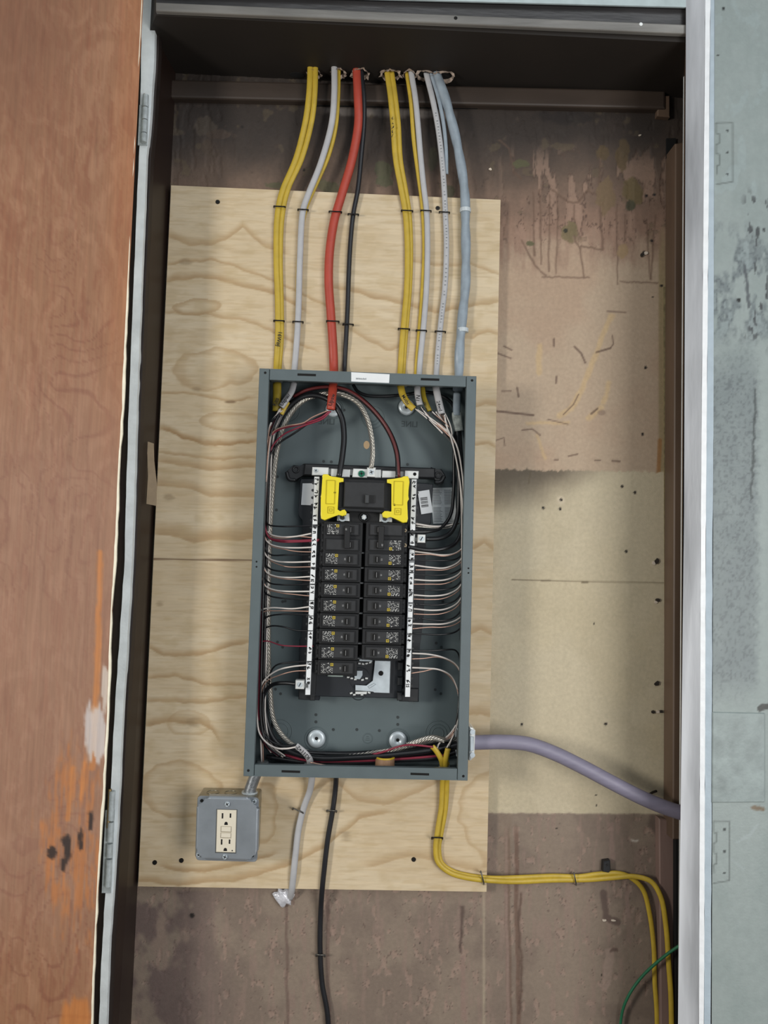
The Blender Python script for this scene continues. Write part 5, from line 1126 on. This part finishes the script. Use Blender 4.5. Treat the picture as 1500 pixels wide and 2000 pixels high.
# ------------------------------------------------------------------ outlet box below left
YO = -.075
ob = root_at('outlet_box', 442, 1684, YP, 'square galvanised outlet box with a beige double receptacle, below the panel left', 'outlet box')
b0 = W(383, 1556, YO); b1 = W(500, 1680, YO)
bm = bmesh.new(); add_box(bm, (b0.x+.001, YO+.004, b1.z+.001), (b1.x-.001, YP, b0.z-.001), .003, seg=2); fin('box_body', bm, GALVS, ob)
def rrect(x0_, y0_, x1_, y1_, r, n=4):
    pts = []
    for cx, cy, a0 in ((x1_-r, y0_+r, -90), (x1_-r, y1_-r, 0), (x0_+r, y1_-r, 90), (x0_+r, y0_+r, 180)):
        for k in range(n+1): t = math.radians(a0+90*k/n); pts.append((cx+r*math.cos(t), cy+r*math.sin(t)))
    return pts
def lean(pts, cx, cy, a=1.6):
    t = math.radians(a); return [(cx+(x-cx)*math.cos(t)-(y-cy)*math.sin(t), cy+(x-cx)*math.sin(t)+(y-cy)*math.cos(t)) for x, y in pts]
CX, CY = 441.5, 1619
prism('cover_flange', lean(rrect(384, 1556, 504, 1682, 7), CX, CY), YO+.001, .0025, GALV, ob, bev=.0006)
# raised cover with notched corners
nt_ = 15; x0_, y0_, x1_, y1_ = 382, 1556, 504, 1682
pts = []
def arc(cx, cy, r, a0, a1, n=5): return [(cx+r*math.cos(math.radians(a0+(a1-a0)*k/n)), cy+r*math.sin(math.radians(a0+(a1-a0)*k/n))) for k in range(n+1)]
pts += arc(x0_+2, y0_+2, 19, 90, 0)[0:0]
x0_, y0_, x1_, y1_ = 380, 1559, 507, 1685
pts = arc(x0_+1, y0_-5, 25, 88, 4)+arc(x1_-1, y0_-5, 25, 176, 92)+arc(x1_-1, y1_-2, 22, 268, 184)+arc(x0_+1, y1_-2, 22, 356, 272)
prism('raised_cover', lean(pts, CX, CY), YO-.010, .012, GALV, ob, bev=.0045, seg=3)
YC = YO-.0102
prism('receptacle', lean(rect(423, 1582, 461, 1665, 0), CX, CY), YC-.0012, .002, IVORY, ob, bev=.0008)
prism('receptacle_gap', lean(rect(421.5, 1580.5, 462.5, 1666.5, 0), CX, CY), YC-.0001, .0006, M('cover_cut', (70, 72, 72), .5), ob)
rc = bpy.data.objects['receptacle']
def lp(x, y): return lean([(x, y)], CX, CY, 0)[0]
bm = bmesh.new()
for x, y, h in ((434.5, 1593.5, 5.2), (450, 1593, 4.2), (432.8, 1644.5, 5.2), (448.3, 1644, 4.2)): add_poly(bm, [W(u, v, YC-.0016) for u, v in rect(x-1.4, y-h, x+1.4, y+h)], Vector((0, .0004, 0)))
for x, y in ((441.5, 1608.5), (440, 1659.5)):
    add_poly(bm, [W(u, v, YC-.0016) for u, v in [(x-3.4, y+2.8), (x-3.2, y-.5)]+[(x+3*math.cos(t), y-.5+3*math.sin(t)) for t in (math.pi*1.0, math.pi*1.25, math.pi*1.5, math.pi*1.75, math.pi*2)]+[(x+3.4, y+2.8)]], Vector((0, .0004, 0)))
add_poly(bm, [W(u, v, YC-.0016) for u, v in circ(453.5, 1661.5, 1.3, 8)], Vector((0, .0004, 0)))
fin('slots', bm, BLK, rc)
prism('test_button', rect(432, 1615, 451, 1624.5), YC-.0024, .0014, IVORY, rc, bev=.0004)
prism('reset_button', rect(431.5, 1627.5, 450.5, 1636), YC-.0024, .0014, IVORY, rc, bev=.0004)
bm = bmesh.new()
for (x0q, y0q, x1q, y1q) in ((431, 1614, 452, 1625.5), (430.5, 1626.6, 451.5, 1637)): add_poly(bm, [W(u, v, YC-.0015) for u, v in rect(x0q, y0q, x1q, y1q)], Vector((0, .0004, 0)))
fin('button_gap', bm, M('button_shadow', (150, 140, 120), .6), rc)
for x, y in ((443.5, 1571), (439, 1674)): screw(x, y, YC-.0022, ob, .0042, STEEL)
for x, y in ((496.5, 1566), (387.5, 1670)): screw(x, y, YO-.001, ob, .0038, STEEL)
bm = bmesh.new()
for x, y in ((394, 1564), (493, 1671)): add_cyl(bm, W(x, y, YO+.0005), (0, 1, 0), .0028, .001, 12)
fin('corner_hole', bm, BLK, ob)
bm = bmesh.new(); zt_ = b0.z-.0008
for x in (455, 447): pass
add_ring(bm, Vector((W(450, 1550, -.05).x, -.046, zt_)), .0105, .0006, axis=(0, 0, 1)); add_ring(bm, Vector((W(415, 1550, -.05).x, -.046, zt_)), .0105, .0006, axis=(0, 0, 1))
fin('knockout', bm, GALVS, ob, smooth=True)
# offset nipple
nip = tag(empty('offset_connector', (W(488, 1545, -.045).x, -.045, b0.z)), 'die-cast metal offset connector joining the outlet box to the panel', 'conduit fitting')
nb = Vector((W(488, 1540, -.045).x, -.045, b0.z-.002)); ntp = Vector((W(505, 1510, -.045).x, -.045, pz0+.004))
bm = bmesh.new(); add_tube(bm, [nb, nb+Vector((0, 0, .004)), nb.lerp(ntp, .5), ntp-Vector((0, 0, .006)), ntp], .0098, .0098, 16, 6); fin('fitting_body', bm, M('diecast', (142, 146, 150), .4, metal=.7, var=.12, vscale=80, bump=.4, bscale=90), nip, smooth=True)
cyl('locknut', nb+Vector((0, 0, .001)), (0, 0, 1), .0135, .0025, STEEL, nip, n=16)
for k in range(3):
    p = nb.lerp(ntp, .3+.22*k)+Vector((0, -.0098, 0)); bm = bmesh.new(); add_ring(bm, p, .0026, .0007); fin('cast_mark', bm, M('diecast'), nip, smooth=True)

SMALL = {'printed_text', 'small_print', 'fine_print', 'handwritten_numbers', 'dimple', 'contact_teeth', 'terminal_screws', 'plaster_chip', 'splinter', 'screw_hole', 'spine_tab', 'slots', 'stamped_mark', 'barcode', 'yellow_mark', 'scribble', 'moulded_line', 'corner_hole', 'button_gap', 'writing', 'rating_number', 'red_stripe'}
for o in COL.objects:
    if o.parent and o.name.split('.')[0] in SMALL: o['kind'] = 'stuff'
